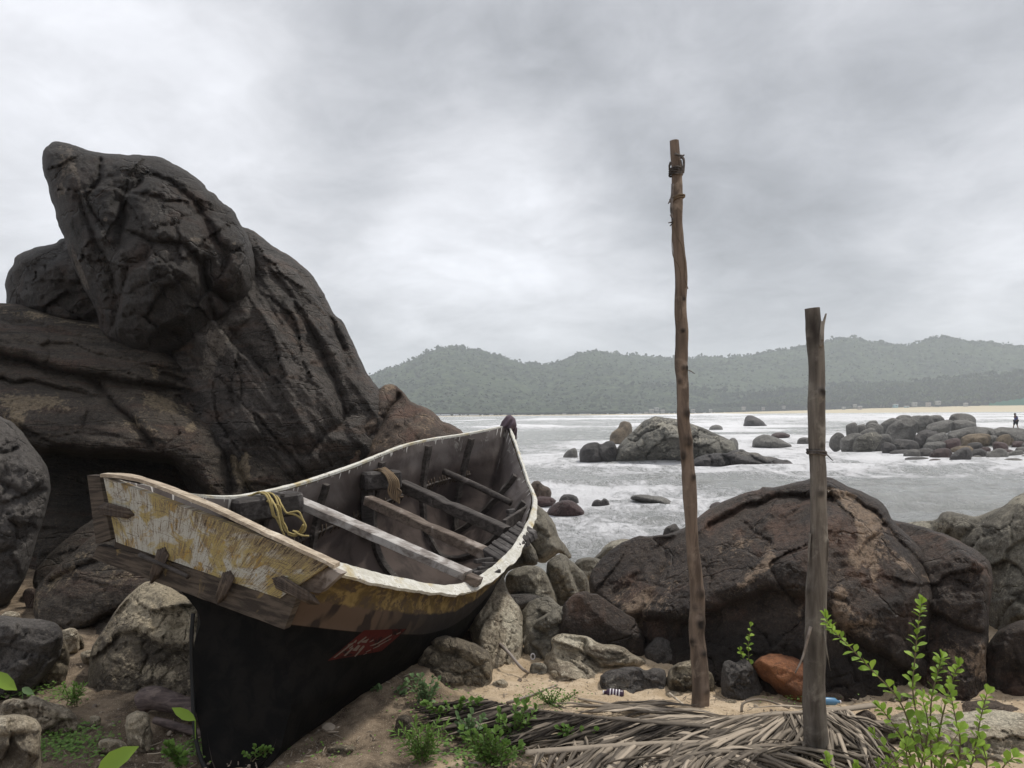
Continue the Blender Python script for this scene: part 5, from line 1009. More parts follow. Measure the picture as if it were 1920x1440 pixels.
m, t = newmat('panel_red_paint'); co = t.n('ShaderNodeTexCoord').outputs['Object']
RED = finish(m, t, t.mix(t.step(t.noise(co, 10, 7, .75, .5), .50, .60), (.062, .012, .010), (.010, .007, .007)), .75, spec=.1); LET = simple('lettering_pale_paint', (.12, .09, .07), .8)
def decal(name, polys, mat, off, par=boat, sub=5):
    mb = MB()
    for q in polys:
        q = np.array(q, float); s, r = np.meshgrid(np.linspace(0, 1, sub), np.linspace(0, 1, sub))
        pt = (q[0]*(1-s[..., None])+q[1]*s[..., None])*(1-r[..., None])+(q[3]*(1-s[..., None])+q[2]*s[..., None])*r[..., None]
        mb.add([hull_hit(x, y, off) for x, y in pt.reshape(-1, 2)], grid_faces(sub, sub).tolist())
    return mb.obj(name, mat, par)
z6 = lambda pts: [(580+u/8.727, 1160+v/8.73) for u, v in pts]
pan = decal('name_panel', [z6([(900, 190), (1600, 165), (1180, 530), (300, 690)])], RED, .004, sub=14)
strokes = [[(390,640),(640,440),(665,452),(420,640)], [(560,610),(700,470),(730,480),(590,612)], [(735,615),(880,450),(910,455),(755,625)], [(640,420),(740,380),(700,430),(620,460)], [(730,380),(770,340),(775,365),(745,400)], [(780,400),(930,290),(940,305),(800,420)], [(860,370),(980,325),(930,395),(850,390)],
           [(660,470),(720,430),(710,460),(650,500)], [(700,520),(800,430),(840,440),(770,530)], [(800,520),(880,440),(905,440),(850,510)], [(975,385),(1050,335),(1050,360),(990,385)], [(985,445),(1100,400),(1090,430),(1000,450)], [(1090,410),(1350,255),(1350,275),(1110,420)], [(1130,430),(1340,320),(1340,332),(1140,445)], [(920,545),(1010,500),(1000,520),(930,550)], [(1040,485),(1150,430),(1150,450),(1050,492)], [(880,590),(940,555),(945,565),(890,592)], [(1420,250),(1500,210),(1490,235),(1430,262)]]
pass_ = decal('lettering', [z6(s) for s in strokes], LET, .008, sub=3)
pass_.parent = pan; 
for v in pass_.data.vertices: pass
# hanging rope on the blocks, and the cloth on the bow
def rope(name, label, lines, mat, r=.0068, cat='rope', seed=0):
    mb = MB(); rs = np.random.RandomState(seed)
    for i, l in enumerate(lines):
        s = pxspline(l, 40); s = s+.004*np.stack([fbm(s*14+k, 2, seed+k) for k in range(3)], -1)
        mb.add(*tube(s, r*(1+.12*np.sin(np.arange(40)*2.4)), 7), rs.uniform(.0, .8))
    o = mb.obj(name, mat); return tag(o, label, cat)
Yb = 5.08
rope('rope', 'yellow rope looped over the wooden block beside the pale thwart', [
 [(466,930,5.28),(485,924,5.22),(500,930,5.1),(508,950,Yb),(513,968,Yb),(524,972,Yb),(536,985,Yb),(541,1005,Yb)],
 [(475,926,5.3),(497,924,5.2),(508,936,5.1),(512,955,Yb),(516,968,Yb),(528,990,Yb),(533,1005,Yb)],
 [(490,925,5.3),(510,926,5.2),(520,940,5.1),(524,960,Yb),(530,980,Yb),(537,998,Yb)],
 [(498,926,5.32),(518,930,5.2),(527,945,5.1),(534,958,Yb),(540,962,Yb),(555,966,Yb),(567,975,Yb),(573,988,Yb),(566,1000,Yb),(552,1003,Yb),(540,998,Yb)],
 [(500,940,5.15),(515,945,5.1),(524,948,Yb),(528,965,Yb),(532,980,Yb)],
 [(538,962,Yb),(548,960,Yb),(560,960,Yb),(566,970,Yb),(570,985,Yb),(562,998,Yb),(550,996,5.0),(565,1004,5.0),(579,1005,5.0)],
 [(540,1003,Yb),(553,1006,Yb),(560,1000,Yb),(568,984,5.02)],[(508,934,5.12),(518,952,5.06),(524,975,5.06),(530,996,5.06)]], ROPE_Y)
rope('rope', 'frayed brown rope wound over the black block in the middle of the boat', [[(706+3*i,882-i,6.55),(716+3*i,884,6.42),(724+3.2*i,892,6.36),(730+3.5*i,906,6.33),(728+4*i,920+4*i,6.33),(734+3*i,934+2*i,6.33)] for i in range(6)]+[[(745,915,6.32),(752,922,6.32),(748,930,6.32),(756,932,6.32)], [(700,883,6.6),(712,880,6.45),(728,888,6.4),(742,886,6.5)]], ROPE_B, .008, seed=3)
def cloth():
    pts = [(935,805),(941,790),(950,779),(958,778),(966,785),(969,797),(968,800),(960,808),(947,809)]
    tail = [(966,799),(970,802),(969,824),(962,824),(957,812)]
    C1 = simple('cloth_purple_grey', (.11, .082, .10), .9)
    t = empty('cloth', P(952, 812, 8.35), 'purple grey cloth cap pulled over the tip of the bow', 'cloth')
    for nm, pp_, Yc, T in (('cloth_hood', pts, 8.42, .07), ('cloth_flap', tail, 8.46, .02)):
        p = resample(np.array(pp_, float), 1.6); c = p.mean(0); V = []; rings = 9
        for sgn in (-1, 1):
            for k in range(rings):
                f = 1-k/rings
                for q in p:
                    x = c+(q-c)*f; fold = .018*math.sin((x[0]*.55+x[1]*.4))*(1-f*f)
                    V.append(P(x[0], x[1], Yc+sgn*(T*math.sqrt(max(0, 1-f*f))+.0)+fold))
        n = len(p); Fc = []
        for s in (0, 1):
            for k in range(rings-1):
                for i in range(n): a = s*rings*n+k*n; Fc.append((a+i, a+(i+1) % n, a+n+(i+1) % n, a+n+i))
            Fc.append(tuple(s*rings*n+(rings-1)*n+i for i in range(n)))
        mesh_obj(nm, V, Fc, C1, t)
cloth()
# ------------------------------------------------------------------ poles
def pole(label, pts, Yd, knots, bm, seed, darks=(), topcut=0.0):
    pts = np.array(pts, float); pts[:, 2] *= .93; n = 420
    s = spline(np.c_[pts[:, 0], pts[:, 1], pts[:, 2]], n); path = P(s[:, 0], s[:, 1], np.full(n, Yd)); rad = s[:, 2]/F*Yd
    seg = 30; t, N, B = frames(path); th = np.linspace(0, 2*math.pi, seg, endpoint=False)
    V = path[:, None]+rad[:, None, None]*(np.cos(th)[None, :, None]*N[:, None]+np.sin(th)[None, :, None]*B[:, None])
    dirn = (V-path[:, None])/rad[:, None, None]
    disp = .15*fbm(V*np.array([9, 9, 4.5]), 4, seed)+.08*fbm(V*np.array([60, 60, 7]), 3, seed+4); dark = np.zeros(V.shape[:2]); kk = 0
    for (kx, ky, kr, kd) in knots:
        c = P(kx, ky, Yd-rad.mean()*.8); d = np.linalg.norm((V-c)*np.array([1, 1, .8]), axis=2); r = kr/F*Yd
        disp += kd*np.exp(-(d/r)**2)-kd*.9*np.exp(-(d/(r*.4))**2); dark = np.maximum(dark, 1.0*np.exp(-(d/(r*.95))**3)*(.85+.5*vn(V*40, seed)))
    for (ax_, ay_, rx, ry, a) in darks:
        px, py = to_px(V); dark = np.maximum(dark, a*np.exp(-((px-ax_)/rx)**2-((py-ay_)/ry)**2)*(.75+.6*fbm(V*np.array([25, 25, 6]), 3, seed+8)))
    V = V+dirn*(rad[:, None]*disp)[..., None]
    if topcut: V[0, :, 2] += topcut*dirn[0, :, 0]; V[1, :, 2] += topcut*.6*dirn[1, :, 0]
    root = empty('wooden_pole', path[-1]+[0, 0, 0], label, 'pole', 'upright wooden poles')
    A = V.reshape(-1, 3); Fc = [(i*seg+j, i*seg+(j+1) % seg, (i+1)*seg+(j+1) % seg, (i+1)*seg+j) for i in range(n-1) for j in range(seg)]+[tuple(range(seg))[::-1]]
    mesh_obj('shaft', A, Fc, bm, root, attrs={'dark': np.clip(dark.ravel(), 0, 1), 'tone': np.zeros(len(A))})
    return root
PW1 = wood_mat('pole_brown_wood', (.075, .054, .041), (.195, .145, .110), (.29, .23, .18), 2.0, 'z', streak=9)
PW2 = wood_mat('pole_grey_wood', (.075, .062, .052), (.18, .16, .137), (.29, .265, .23), 2.0, 'z', streak=9)
p1 = pole('taller thin brown wooden pole with twine near its top, left of the shorter pole', [(1264,264,8.5),(1266,290,9),(1269,320,10),(1270,370,11),(1269,420,11),(1273,470,11.5),(1277,520,12),(1276,580,11.5),(1278,620,12),(1277,680,13),(1280,720,12),(1281,780,12.5),(1285,820,14),(1289,870,13.5),(1293,920,14),(1296,980,13),(1299,1030,13),(1305,1085,14),(1307,1130,15),(1305,1180,15.5),(1309,1220,16),(1312,1260,17),(1313,1300,18),(1312,1340,19),(1312,1420,20)], 4.42,
     [(1287,690,6,.3),(1275,715,5,.25),(1288,775,7,.35),(1281,690,5,.2),(1290,827,9,.35),(1281,855,7,.3),(1299,895,6,.3),(1290,1052,7,.25),(1313,1113,8,.3),(1303,1140,6,.15),(1314,1170,11,.35),(1299,1205,7,.25),(1317,1226,7,.25),(1280,620,5,.2),(1282,560,5,.2),(1322,1295,7,.25)], PW1, 4, darks=[(1281,640,8,26,.6),(1280,560,10,12,.3),(1316,1165,6,22,.7),(1283,700,6,10,.6)])
p2 = pole('shorter thicker grey wooden pole with split dark top standing among palm fronds', [(1523,578,14),(1525,600,14.5),(1529,640,16.5),(1531,690,16),(1531,760,16),(1532,840,15.5),(1534,900,16),(1535,960,16.5),(1535,1010,17),(1533,1050,18),(1530,1100,20),(1529,1160,21),(1528,1220,21.5),(1526,1280,21),(1527,1340,22),(1529,1390,23.5),(1531,1430,25),(1532,1490,26)], 3.74,
     [(1513,688,6,.25),(1540,737,8,.35),(1538,925,7,.2),(1516,1108,8,.3),(1541,835,5,.15),(1527,1378,9,.2)], PW2, 14, darks=[(1527,620,15,48,1.0),(1528,690,8,40,.7),(1530,845,18,3,.8),(1524,1230,16,70,.75),(1522,1130,10,60,.6),(1530,1390,14,60,.75),(1528,1330,16,20,.5),(1536,780,8,50,.25)], topcut=.0)
def twigs(parent, lines, Yd, mat, nm='splinter', r=.004):
    for l in lines:
        s = pxspline([(x, y, Yd) for x, y in l], 12); mesh_obj(nm, *tube(s, np.linspace(r*1.4, r*.5, 12), 5, rough=.3), mat, parent, attrs={'tone': np.full(60, .2)})
twigs(p2, [[(1541,640),(1543,612),(1549,588)],[(1540,650),(1540,620),(1541,602)]], 3.70, PW2, r=.008)
twigs(p2, [[(1546,848),(1556,858),(1562,864)]], 3.72, W_DARK, r=.0025)
twigs(p2, [[(1520,1175),(1511,1210),(1504,1235),(1491,1262)]], 3.68, W_BRN, 'bark_strip', .006)
for q in ([(1543,1165,3.70),(1547,1200,3.68),(1551,1225,3.67),(1557,1258,3.68)],[(1519,1000,3.73),(1516,1040,3.72),(1517,1060,3.72)],[(1551,1010,3.72),(1552,1040,3.71),(1549,1062,3.71)]):
    s = pxspline(q, 14); mesh_obj('bark_strip', *tube(s, np.linspace(.016, .003, 14)*.8, 6, flat=.3, rough=.3), PW2, p2)
twigs(p1, [[(1291,694),(1297,697),(1303,701)]], 4.4, W_DARK, r=.003)
def band(parent, x, y, Yd, r, mat, n=3, nm='twine', tilt=0):
    mb = MB(); c = P(x, y, Yd)
    for k in range(n):
        a = np.linspace(0, 2*math.pi, 22); pth = np.stack([c[0]+r*np.cos(a), c[1]+r*np.sin(a), c[2]-k*.011+tilt*np.cos(a)+.003*np.sin(3*a+k)], -1); mb.add(*tube(pth, .006, 6, cap=False), .2)
    mb.obj(nm, mat, parent)
band(p1, 1267, 317, 4.42, .036, W_DARK, 4); band(p1, 1270, 370, 4.42, .040, ROPE_B, 2, tilt=.012); band(p2, 1531, 846, 3.74, .043, W_DARK, 2, tilt=-.004)
tw = [[(1265,289),(1272,291),(1280,292),(1283,290)],[(1276,294),(1282,300),(1281,325),(1277,300)],[(1258,304),(1255,312),(1256,320)],[(1261,345),(1259,368),(1253,382)],[(1260,372),(1258,395),(1262,415),(1256,424)],[(1258,402),(1262,415),(1253,418)]]
twigs(p1, tw, 4.37, W_DARK, 'twine', .006)
for l in ([(1262,412),(1268,440),(1278,460),(1283,490),(1284,520),(1285,540)],[(1263,420),(1260,445),(1262,480),(1273,500),(1277,530),(1275,560),(1279,590),(1275,600),(1268,603)],[(1283,482),(1285,500),(1284,520),(1290,542)]):
    s = pxspline([(x, y, 4.365) for x, y in l], 30); mesh_obj('twine', *tube(s, .0024, 6), ROPE_B, p1, attrs={'tone': np.zeros(180)})

# ------------------------------------------------------------------ dry palm fronds heaped on the sand
def frond(label, rachis, leaf, seed, r0=.014, tone=0.0, tip=.35):
    """rachis: (px, py, height above the sand); leaf: side, from, to, count, length, direction angles at each end (degrees in the ground plane), droop"""
    rs = np.random.RandomState(seed); pts = []
    for (x, y, h) in rachis:
        g = G(x, y, -.1+h); pts.append(g)
    path = spline(pts, 60); root = empty('palm_frond', [path[:, 0].mean(), path[:, 1].mean(), -.1], label, 'palm frond', 'dry palm fronds around the poles')
    mesh_obj('stalk', *tube(path, np.linspace(r0, r0*tip, 60), 8, rough=.15, flat=.6), FROND, root, attrs={'tone': np.full(480, .55+tone)})
    mb = MB()
    for (f0, f1, cnt, L, a0, a1, lift) in leaf:
        for k in range(cnt):
            f = (k+rs.uniform(-.4, .4))/max(cnt-1, 1); q = f0+(f1-f0)*min(max(f, 0), 1); i = min(int(q*59), 58); b = path[i]+(path[i+1]-path[i])*(q*59-i)
            an = R(a0+(a1-a0)*f+rs.uniform(-7, 7)); Lk = L*rs.uniform(.75, 1.15); w_ = rs.uniform(.007, .0145); n = 9
            t = np.linspace(0, 1, n); curv = rs.uniform(-.25, .25)+rs.choice([0, 0, .5, -.5])*rs.uniform(0, 1); aa = an+curv*t*t
            x = b[0]+np.cumsum(np.r_[0, np.cos(aa[1:])])*Lk/(n-1); y = b[1]+np.cumsum(np.r_[0, np.sin(aa[1:])])*Lk/(n-1)
            zt = -.1+.012+rs.uniform(0, .07)*(1-.3*t)
            z = b[2]*(1-t)**1.6+zt*(1-(1-t)**1.6)+lift*np.sin(math.pi*t)*rs.uniform(.3, 1)+.006*np.sin(t*9+k)
            p = np.stack([x, y, np.maximum(z, -.1)], -1); tt, N_, B_ = frames(p); tw_ = rs.uniform(-.9, .9)+np.cumsum(rs.uniform(-.25, .25, n)); pr = np.cos(tw_)[:, None]*N_+np.sin(tw_)[:, None]*B_; qv = -np.sin(tw_)[:, None]*N_+np.cos(tw_)[:, None]*B_
            w2 = w_*np.minimum(1, np.minimum(t*6+.45, (1-t)*3+.12))
            V = np.stack([p-pr*w2[:, None], p+qv*w2[:, None]*.55, p+pr*w2[:, None], p-qv*w2[:, None]*.05], 1).reshape(-1, 3)
            Fc = [(a*4+c, a*4+(c+1) % 4, a*4+4+(c+1) % 4, a*4+4+c) for a in range(n-1) for c in range(4)]
            mb.add(V, Fc, np.clip(rs.choice([.0, .22, .5, .95], p=[.30, .27, .25, .18])+tone+rs.uniform(-.08, .08), -.2, 1.1))
    mb.obj('leaflets', FROND, root)
frond('broad dry frond whose leaflets fan down beside the shorter pole', [(1640,1322,.06),(1580,1330,.10),(1500,1336,.13),(1400,1343,.13),(1290,1352,.10),(1160,1348,.06)],
      [(.18,.46,52,.62,-95,-140,.03),(.44,.95,60,.60,-150,-168,.02),(.10,.5,24,.5,172,186,.02),(.30,.98,40,.55,176,188,.02)], 1, .02)
frond('dry frond spreading its leaflets right of the shorter pole', [(1470,1338,.14),(1540,1334,.14),(1600,1345,.08),(1650,1362,.03)], [(.25,.80,46,.42,-62,-95,.03),(.4,1,18,.34,-20,-50,.02),(.0,.5,18,.4,-85,-110,.03)], 2, .012)
frond('dark dense frond tip pointing left over the green weeds', [(1330,1362,.12),(1200,1352,.15),(1060,1338,.16),(960,1324,.15),(900,1310,.12)], [(.40,1.0,95,.40,-170,-186,.01),(.45,1.0,80,.36,165,182,.01),(.0,.5,36,.45,-160,-175,.02)], 3, .014, tone=-.5)
frond('long bare frond stalk crossing the heap from the left in front', [(985,1412,.07),(1090,1404,.09),(1200,1396,.10),(1330,1392,.08),(1480,1392,.05)], [(.35,1.0,64,.42,-120,-158,.03),(.3,.9,26,.4,-140,-110,.02),(.05,.35,14,.34,-100,-130,.01)], 4, .021, tip=.7)
frond('straight pale frond stalk slanting behind the front stalk', [(992,1362,.05),(1080,1372,.07),(1180,1384,.08),(1280,1396,.06)], [(.5,1.0,22,.38,-40,-160,.02)], 5, .013, tip=.8)
frond('brown frond stalk slanting down from the dark tip', [(1056,1342,.09),(1130,1356,.10),(1220,1372,.10),(1320,1392,.07)], [(.4,1.0,30,.5,-10,-20,.02),(.3,.9,20,.4,-150,-170,.02)], 6, .013, tip=.8)
frond('thin frond stalk lying highest at the back of the heap', [(1085,1310,.03),(1180,1326,.05),(1300,1342,.07),(1400,1352,.08)], [(.2,1.0,34,.45,-8,-24,.02),(.3,1,20,.4,172,186,.02)], 7, .010, tip=.8)
frond('tangled frond at the bottom edge between the weeds and the shorter pole', [(1180,1440,.05),(1280,1420,.08),(1380,1410,.09),(1480,1402,.08),(1540,1400,.04)], [(.0,1.0,110,.42,-105,-165,.04),(.0,1.0,60,.40,-60,-20,.03),(.2,1.0,40,.45,-150,-175,.05)], 8, .012)
frond('short broken frond at the bottom edge left of the heap', [(1000,1455,.03),(1060,1438,.05),(1130,1424,.06),(1200,1412,.06)], [(.1,1.0,54,.34,-100,-140,.02),(.1,1,18,.3,120,60,.02)], 9, .011, tone=.12)
frond('weathered frond filling the middle of the heap', [(1560,1352,.07),(1470,1360,.10),(1370,1372,.09),(1260,1380,.08),(1150,1390,.05)], [(.0,.5,50,.5,-120,-150,.03),(.3,1.0,60,.5,-158,-178,.02),(.0,1.0,40,.45,168,184,.02)], 10, .012)
def stick(label, pts, r, mat, name='stick', tone=.3, cat='stick'):
    s = np.array([G(x, y, -.1+h) for x, y, h in pts]); s = spline(s, 16); mb = MB(); mb.add(*tube(s, np.linspace(r, r*.6, 16), 7, rough=.2, seed=len(label)), tone)
    return tag(mb.obj(name, mat), label, cat)
stick('straight dry stick on the sand left of the frond tip', [(950,1318,.02),(1000,1302,.03),(1045,1284,.02)], .008, W_BRN)
stick('thin twig on the sand under the orange sunlit patch by the small bottle', [(885,1362,.01),(850,1378,.02)], .004, W_BRN)
stick('curled dry stalk on the sand just above the heap of fronds', [(1390,1335,.02),(1395,1318,.06),(1430,1312,.06),(1480,1328,.02)], .009, FROND)
stick('pale stub of wood at the foot of the taller pole', [(1255,1300,.05),(1270,1312,.03),(1288,1326,.01)], .008, W_TAN)
stick('dark twig across the bottom of the weeds', [(850,1432,.01),(900,1430,.02),(960,1420,.02)], .007, W_BRN)
stick('reddish stalk between the stump shaped rock and the sand', [(905,1185,.02),(945,1215,.12),(975,1250,.05),(990,1262,0)], .014, W_BRN)
log = pxspline([(262,1318,4.35),(285,1308,4.35),(330,1318,4.3),(380,1334,4.25)], 30)
lm = MB(); V_, F_ = tube(log, [.03]+[.062]*10+[.06]*10+[.055]*9, 16, rough=.35, seed=3); lm.add(V_, F_); DRIFT = wood_mat('driftwood_purple_brown', (.055, .040, .040), (.15, .115, .105), (.24, .19, .165), 2.5, 'x')
tag(lm.obj('driftwood_log', DRIFT), 'purple brown driftwood log poking out from behind the black hull', 'driftwood')
l2 = MB(); V_, F_ = tube(pxspline([(290,1350,4.2),(330,1362,4.15),(385,1378,4.1)], 16), .022, 10, rough=.35, seed=5); l2.add(V_, F_); tag(l2.obj('driftwood_plank', DRIFT), 'thin piece of driftwood under the driftwood log', 'driftwood')

# ------------------------------------------------------------------ small litter
def bottle(name, label, c, ax, L, r, mat, capm, bandm=None, cat='bottle'):
    c = np.array(c, float); ax = np.array(ax, float); ax /= np.linalg.norm(ax)
    root = empty(name, c-[0, 0, r], label, cat)
    pr = [(0, .3), (.02, .85), (.08, 1), (.3, .93), (.36, 1), (.62, .96), (.72, .95), (.84, .5), (.88, .36), (.94, .36)]
    pth = np.array([c+ax*(L*(f-.5)) for f, _ in pr]); mesh_obj('body', *tube(pth, [r*q for _, q in pr], 14), mat, root)
    pth = np.array([c+ax*(L*(f-.5)) for f in (.94, 1.0)]); mesh_obj('cap', *tube(pth, r*.42, 12), capm, root)
    if bandm:
        for f in (.20, .34, .48, .62):
            pth = np.array([c+ax*(L*(f-.5)), c+ax*(L*(f-.5+.05))]); mesh_obj('band', *tube(pth, r*1.03, 14), bandm, root)
PU, WH = simple('plastic_purple', (.055, .03, .055), .3), simple('plastic_white', (.75, .73, .75), .4); BL, GR = simple('plastic_blue', (.12, .26, .42), .3), simple('plastic_green', (.02, .45, .16), .35)
bottle('bottle', 'small dark purple bottle with white bands lying on the sand', G(1150, 1300, -.07), (-.95, .18, .05), .125, .026, PU, WH, WH)
bottle('bottle', 'blue plastic bottle in the hollow right of the shorter pole', P(1556, 1315, 4.4), (1, .12, -.10), .13, .022, BL, WH)
mb = MB(); c = P(999, 1231, 5.35); a = np.linspace(0, 2*math.pi, 20, endpoint=False); ring = np.stack([c[0]+.014*np.cos(a), c[1]+0*a, c[2]+.02*np.sin(a)], -1); V_, F_ = tube(np.vstack([ring, ring[:1]]), .005, 6, cap=False); mb.add(V_, F_); tag(mb.obj('bottle_ring', WH), 'white plastic ring in the dark hollow under the olive rocks', 'litter')
mb = MB(); mb.add(*tube([P(1027, 1247, 5.2), P(1031, 1246, 5.2)], .013, 12)); tag(mb.obj('litter', GR), 'green bottle cap beside the long pale rock', 'litter')
mb = MB(); V_, F_ = box(P(1005, 1249, 5.25), (.022, .01, 0), (-.008, .02, 0), (0, .004, .012), .004); mb.add(V_, F_); tag(mb.obj('plastic_scrap', WH), 'scrap of white plastic at the mouth of the dark hollow', 'litter')

# ------------------------------------------------------------------ plants
def leaf_shape(b, d, up, L, w_, fold=.25, bend=.3, kind='ob'):
    d = d/np.linalg.norm(d); s = np.cross(d, up); s /= np.linalg.norm(s)+1e-9; u = np.cross(s, d)
    pr = {'ob': [(0, .05), (.25, .45), (.55, .95), (.8, .85), (1, .1)], 'nar': [(0, .1), (.3, .9), (.6, .8), (.85, .4), (1, .02)], 'round': [(0, .15), (.25, .85), (.55, 1), (.85, .7), (1, .1)], 'big': [(0, .1), (.2, .7), (.45, 1), (.75, .75), (1, .03)]}[kind]
    V = []
    for f, q in pr:
        m = b+d*L*f-u*bend*L*f*f; V += [m-s*w_*q+u*fold*w_*q, m, m+s*w_*q+u*fold*w_*q]
    return V, [(i*3+c, i*3+c+1, i*3+c+4, i*3+c+3) for i in range(4) for c in range(2)]
def plant(name, label, stems, mat, L, w_, dens, kind='ob', seed=1, sr=.004, pair=True, group=None, cat='plant', spread=1.0, top=None):
    """stems: polylines of (px, py, Y)"""
    rs = np.random.RandomState(seed); ps = [pxspline(s, 30) for s in stems]; b = ps[0][0]
    root = empty(name, b, label, cat, group); ms, ml = MB(), MB()
    for p in ps:
        ms.add(*tube(p, np.linspace(sr, sr*.4, 30), 5), .3); t, N_, B_ = frames(p); ln = np.linalg.norm(np.diff(p, axis=0), axis=1).sum(); n = max(3, int(ln*dens)); a = rs.uniform(0, 6.3)
        for k in range(n):
            f = .18+.82*(k+.5)/n if top is None else top+(1-top)*(k+.5)/n; i = int(f*29); a += 1.9+rs.uniform(-.4, .4)
            for sgn in ((0, math.pi) if pair else (0,)):
                q = a+sgn; o = np.cos(q)*N_[i]+np.sin(q)*B_[i]; d = o*spread+t[i]*rs.uniform(.45, 1.1)+np.array([0, 0, .15]); sz = rs.uniform(.65, 1.15)*(1.05-.35*f)
                ml.add(*leaf_shape(p[i], d, np.array([rs.uniform(-.4, .4), rs.uniform(-.5, .1), 1.0]), L*sz, w_*sz, rs.uniform(.1, .5), rs.uniform(0, .4), kind), rs.uniform(0, 1)*.8+.2*f)
        for k in range(3): ml.add(*leaf_shape(p[-1], t[-1]+rs.uniform(-.5, .5, 3), np.array([.3, -.4, 1.]), L*.8, w_*.8, .4, .1, kind), rs.uniform(.4, 1))
    ms.obj('stems', STEM, root); ml.obj('leaves', mat, root, smooth=False); return root
B0 = (1740, 1500, 3.45)
plant('shrub', 'bright green leafy shrub at the lower right corner in front of the whitish rock', [
  [B0,(1730,1400,3.45),(1712,1300,3.46),(1716,1230,3.47),(1722,1170,3.48),(1728,1132,3.48)],
  [B0,(1722,1420,3.4),(1690,1320,3.42),(1640,1262,3.45),(1590,1210,3.48),(1560,1180,3.5),(1548,1160,3.5)],
  [(1748,1480,3.4),(1760,1380,3.4),(1775,1310,3.4),(1788,1270,3.42),(1796,1250,3.42)],
  [(1748,1480,3.42),(1745,1330,3.4),(1758,1262,3.42),(1765,1235,3.42)],[(1730,1480,3.4),(1700,1400,3.35),(1665,1345,3.36),(1652,1330,3.36)],
  [(1780,1500,3.35),(1800,1400,3.3),(1790,1340,3.32),(1782,1300,3.34)],[(1720,1470,3.3),(1740,1370,3.3),(1730,1310,3.32)],
  [(1800,1500,3.3),(1825,1420,3.3),(1838,1350,3.32),(1850,1302,3.34)],[(1690,1490,3.3),(1680,1430,3.3),(1640,1380,3.32)],[(1740,1500,3.3),(1700,1420,3.28),(1720,1350,3.3)],
  [(1760,1500,3.25),(1770,1430,3.25),(1750,1380,3.27)],[(1800,1500,3.25),(1790,1440,3.25),(1830,1400,3.25)],[(1680,1500,3.25),(1660,1450,3.25),(1700,1400,3.27)],[(1830,1500,3.25),(1850,1440,3.25),(1840,1390,3.27)],
  [(1705,1500,3.2),(1730,1430,3.2),(1760,1410,3.22)],[(1780,1500,3.2),(1765,1430,3.2),(1800,1370,3.22)],[(1850,1500,3.3),(1880,1440,3.3),(1900,1420,3.3)]],
  LEAF_B, .056, .0185, 25, 'ob', 2, .0045, cat='shrub')
plant('sapling', 'slender bright green sapling in front of the upright grey green stone', [[(1410,1316,4.7),(1408,1270,4.7),(1403,1220,4.72),(1407,1175,4.72)],[(1410,1310,4.7),(1390,1275,4.68),(1376,1258,4.68)],[(1408,1280,4.7),(1398,1245,4.7),(1388,1222,4.7)]], LEAF_B, .042, .017, 26, 'ob', 5, .004)
plant('seedling', 'bright green seedling tip at the bottom edge beside the shorter pole', [[(1556,1470,3.4),(1555,1440,3.4),(1550,1425,3.4)]], LEAF_B, .05, .018, 40, 'ob', 6)
plant('seedling', 'row of bright leaf tips at the bottom edge left of the shrub', [[(1610,1475,3.3),(1608,1440,3.3)],[(1650,1475,3.3),(1648,1436,3.3)],[(1590,1475,3.3),(1600,1445,3.3)]], LEAF_B, .045, .017, 40, 'ob', 7)
def stems_at(x, y, n, hpx, wpx, Y, rs):
    return [[(x+rs.uniform(-.25, .25)*wpx, y, Y+rs.uniform(-.05, .05)), (x+dx*.5, y-hpx*.55*q, Y), (x+dx, y-hpx*q, Y-.02)] for dx, q in [(rs.uniform(-.55, .55)*wpx, rs.uniform(.55, 1.05)) for _ in range(n)]]
Yg_ = lambda row: 1.7*F/(row-773)
rsp = np.random.RandomState(12)
for (nm, lb, x, y, n, h, wd, mat, L, w_, dn, kd) in [
  ('weed', 'grey green round leaved weed under the edge of the black hull', 725, 1325, 7, 40, 60, LEAF_G, .045, .020, 30, 'round'),
  ('weed', 'leafy weed with upright sprig right of the hull at the crumbly rock', 800, 1335, 12, 62, 75, LEAF_G, .036, .013, 36, 'ob'),
  ('weed', 'mat of small green leaves between the sprig and the dark frond tip', 850, 1360, 16, 46, 100, LEAF_D, .034, .013, 36, 'round'),
  ('weed', 'spiky narrow leaved weed at the bottom right of the hull', 790, 1440, 14, 80, 90, LEAF_D, .060, .0065, 50, 'nar'),
  ('weed', 'tall leafy weed overlapping the dark frond tip', 965, 1400, 10, 78, 70, LEAF_D, .045, .015, 36, 'ob'),
  ('weed', 'round leaved creeper hanging in front of the dark frond', 885, 1400, 8, 62, 60, LEAF_G, .036, .015, 34, 'round'),
  ('weed', 'bushy green weed at the bottom edge left of the frond heap', 925, 1450, 18, 80, 110, LEAF_D, .045, .015, 34, 'ob'),
  ('weed', 'feathery low weed on the sunlit sand above the frond heap', 1035, 1330, 14, 34, 85, LEAF_D, .024, .006, 60, 'nar'),
  ('weed', 'short tuft of grass like weed at the foot of the light block of rock', 135, 1325, 12, 38, 45, LEAF_D, .045, .005, 46, 'nar'),
  ('weed', 'small weed growing at the foot of the black stern post', 480, 1428, 8, 26, 50, LEAF_D, .03, .011, 40, 'round'),
  ('weed', 'low green weed left of the black stern post at the bottom edge', 345, 1445, 10, 48, 60, LEAF_D, .04, .015, 36, 'round'),
  ('weed', 'sprig of green leaves between the frond stalks', 1085, 1410, 7, 44, 70, LEAF_D, .04, .014, 34, 'ob')]:
    plant(nm, lb, stems_at(x, y, n, h, wd, Yg_(min(y, 1436)), rsp), mat, L, w_, dn, kd, int(x), .0025, cat='weed', group='weeds on the sand')
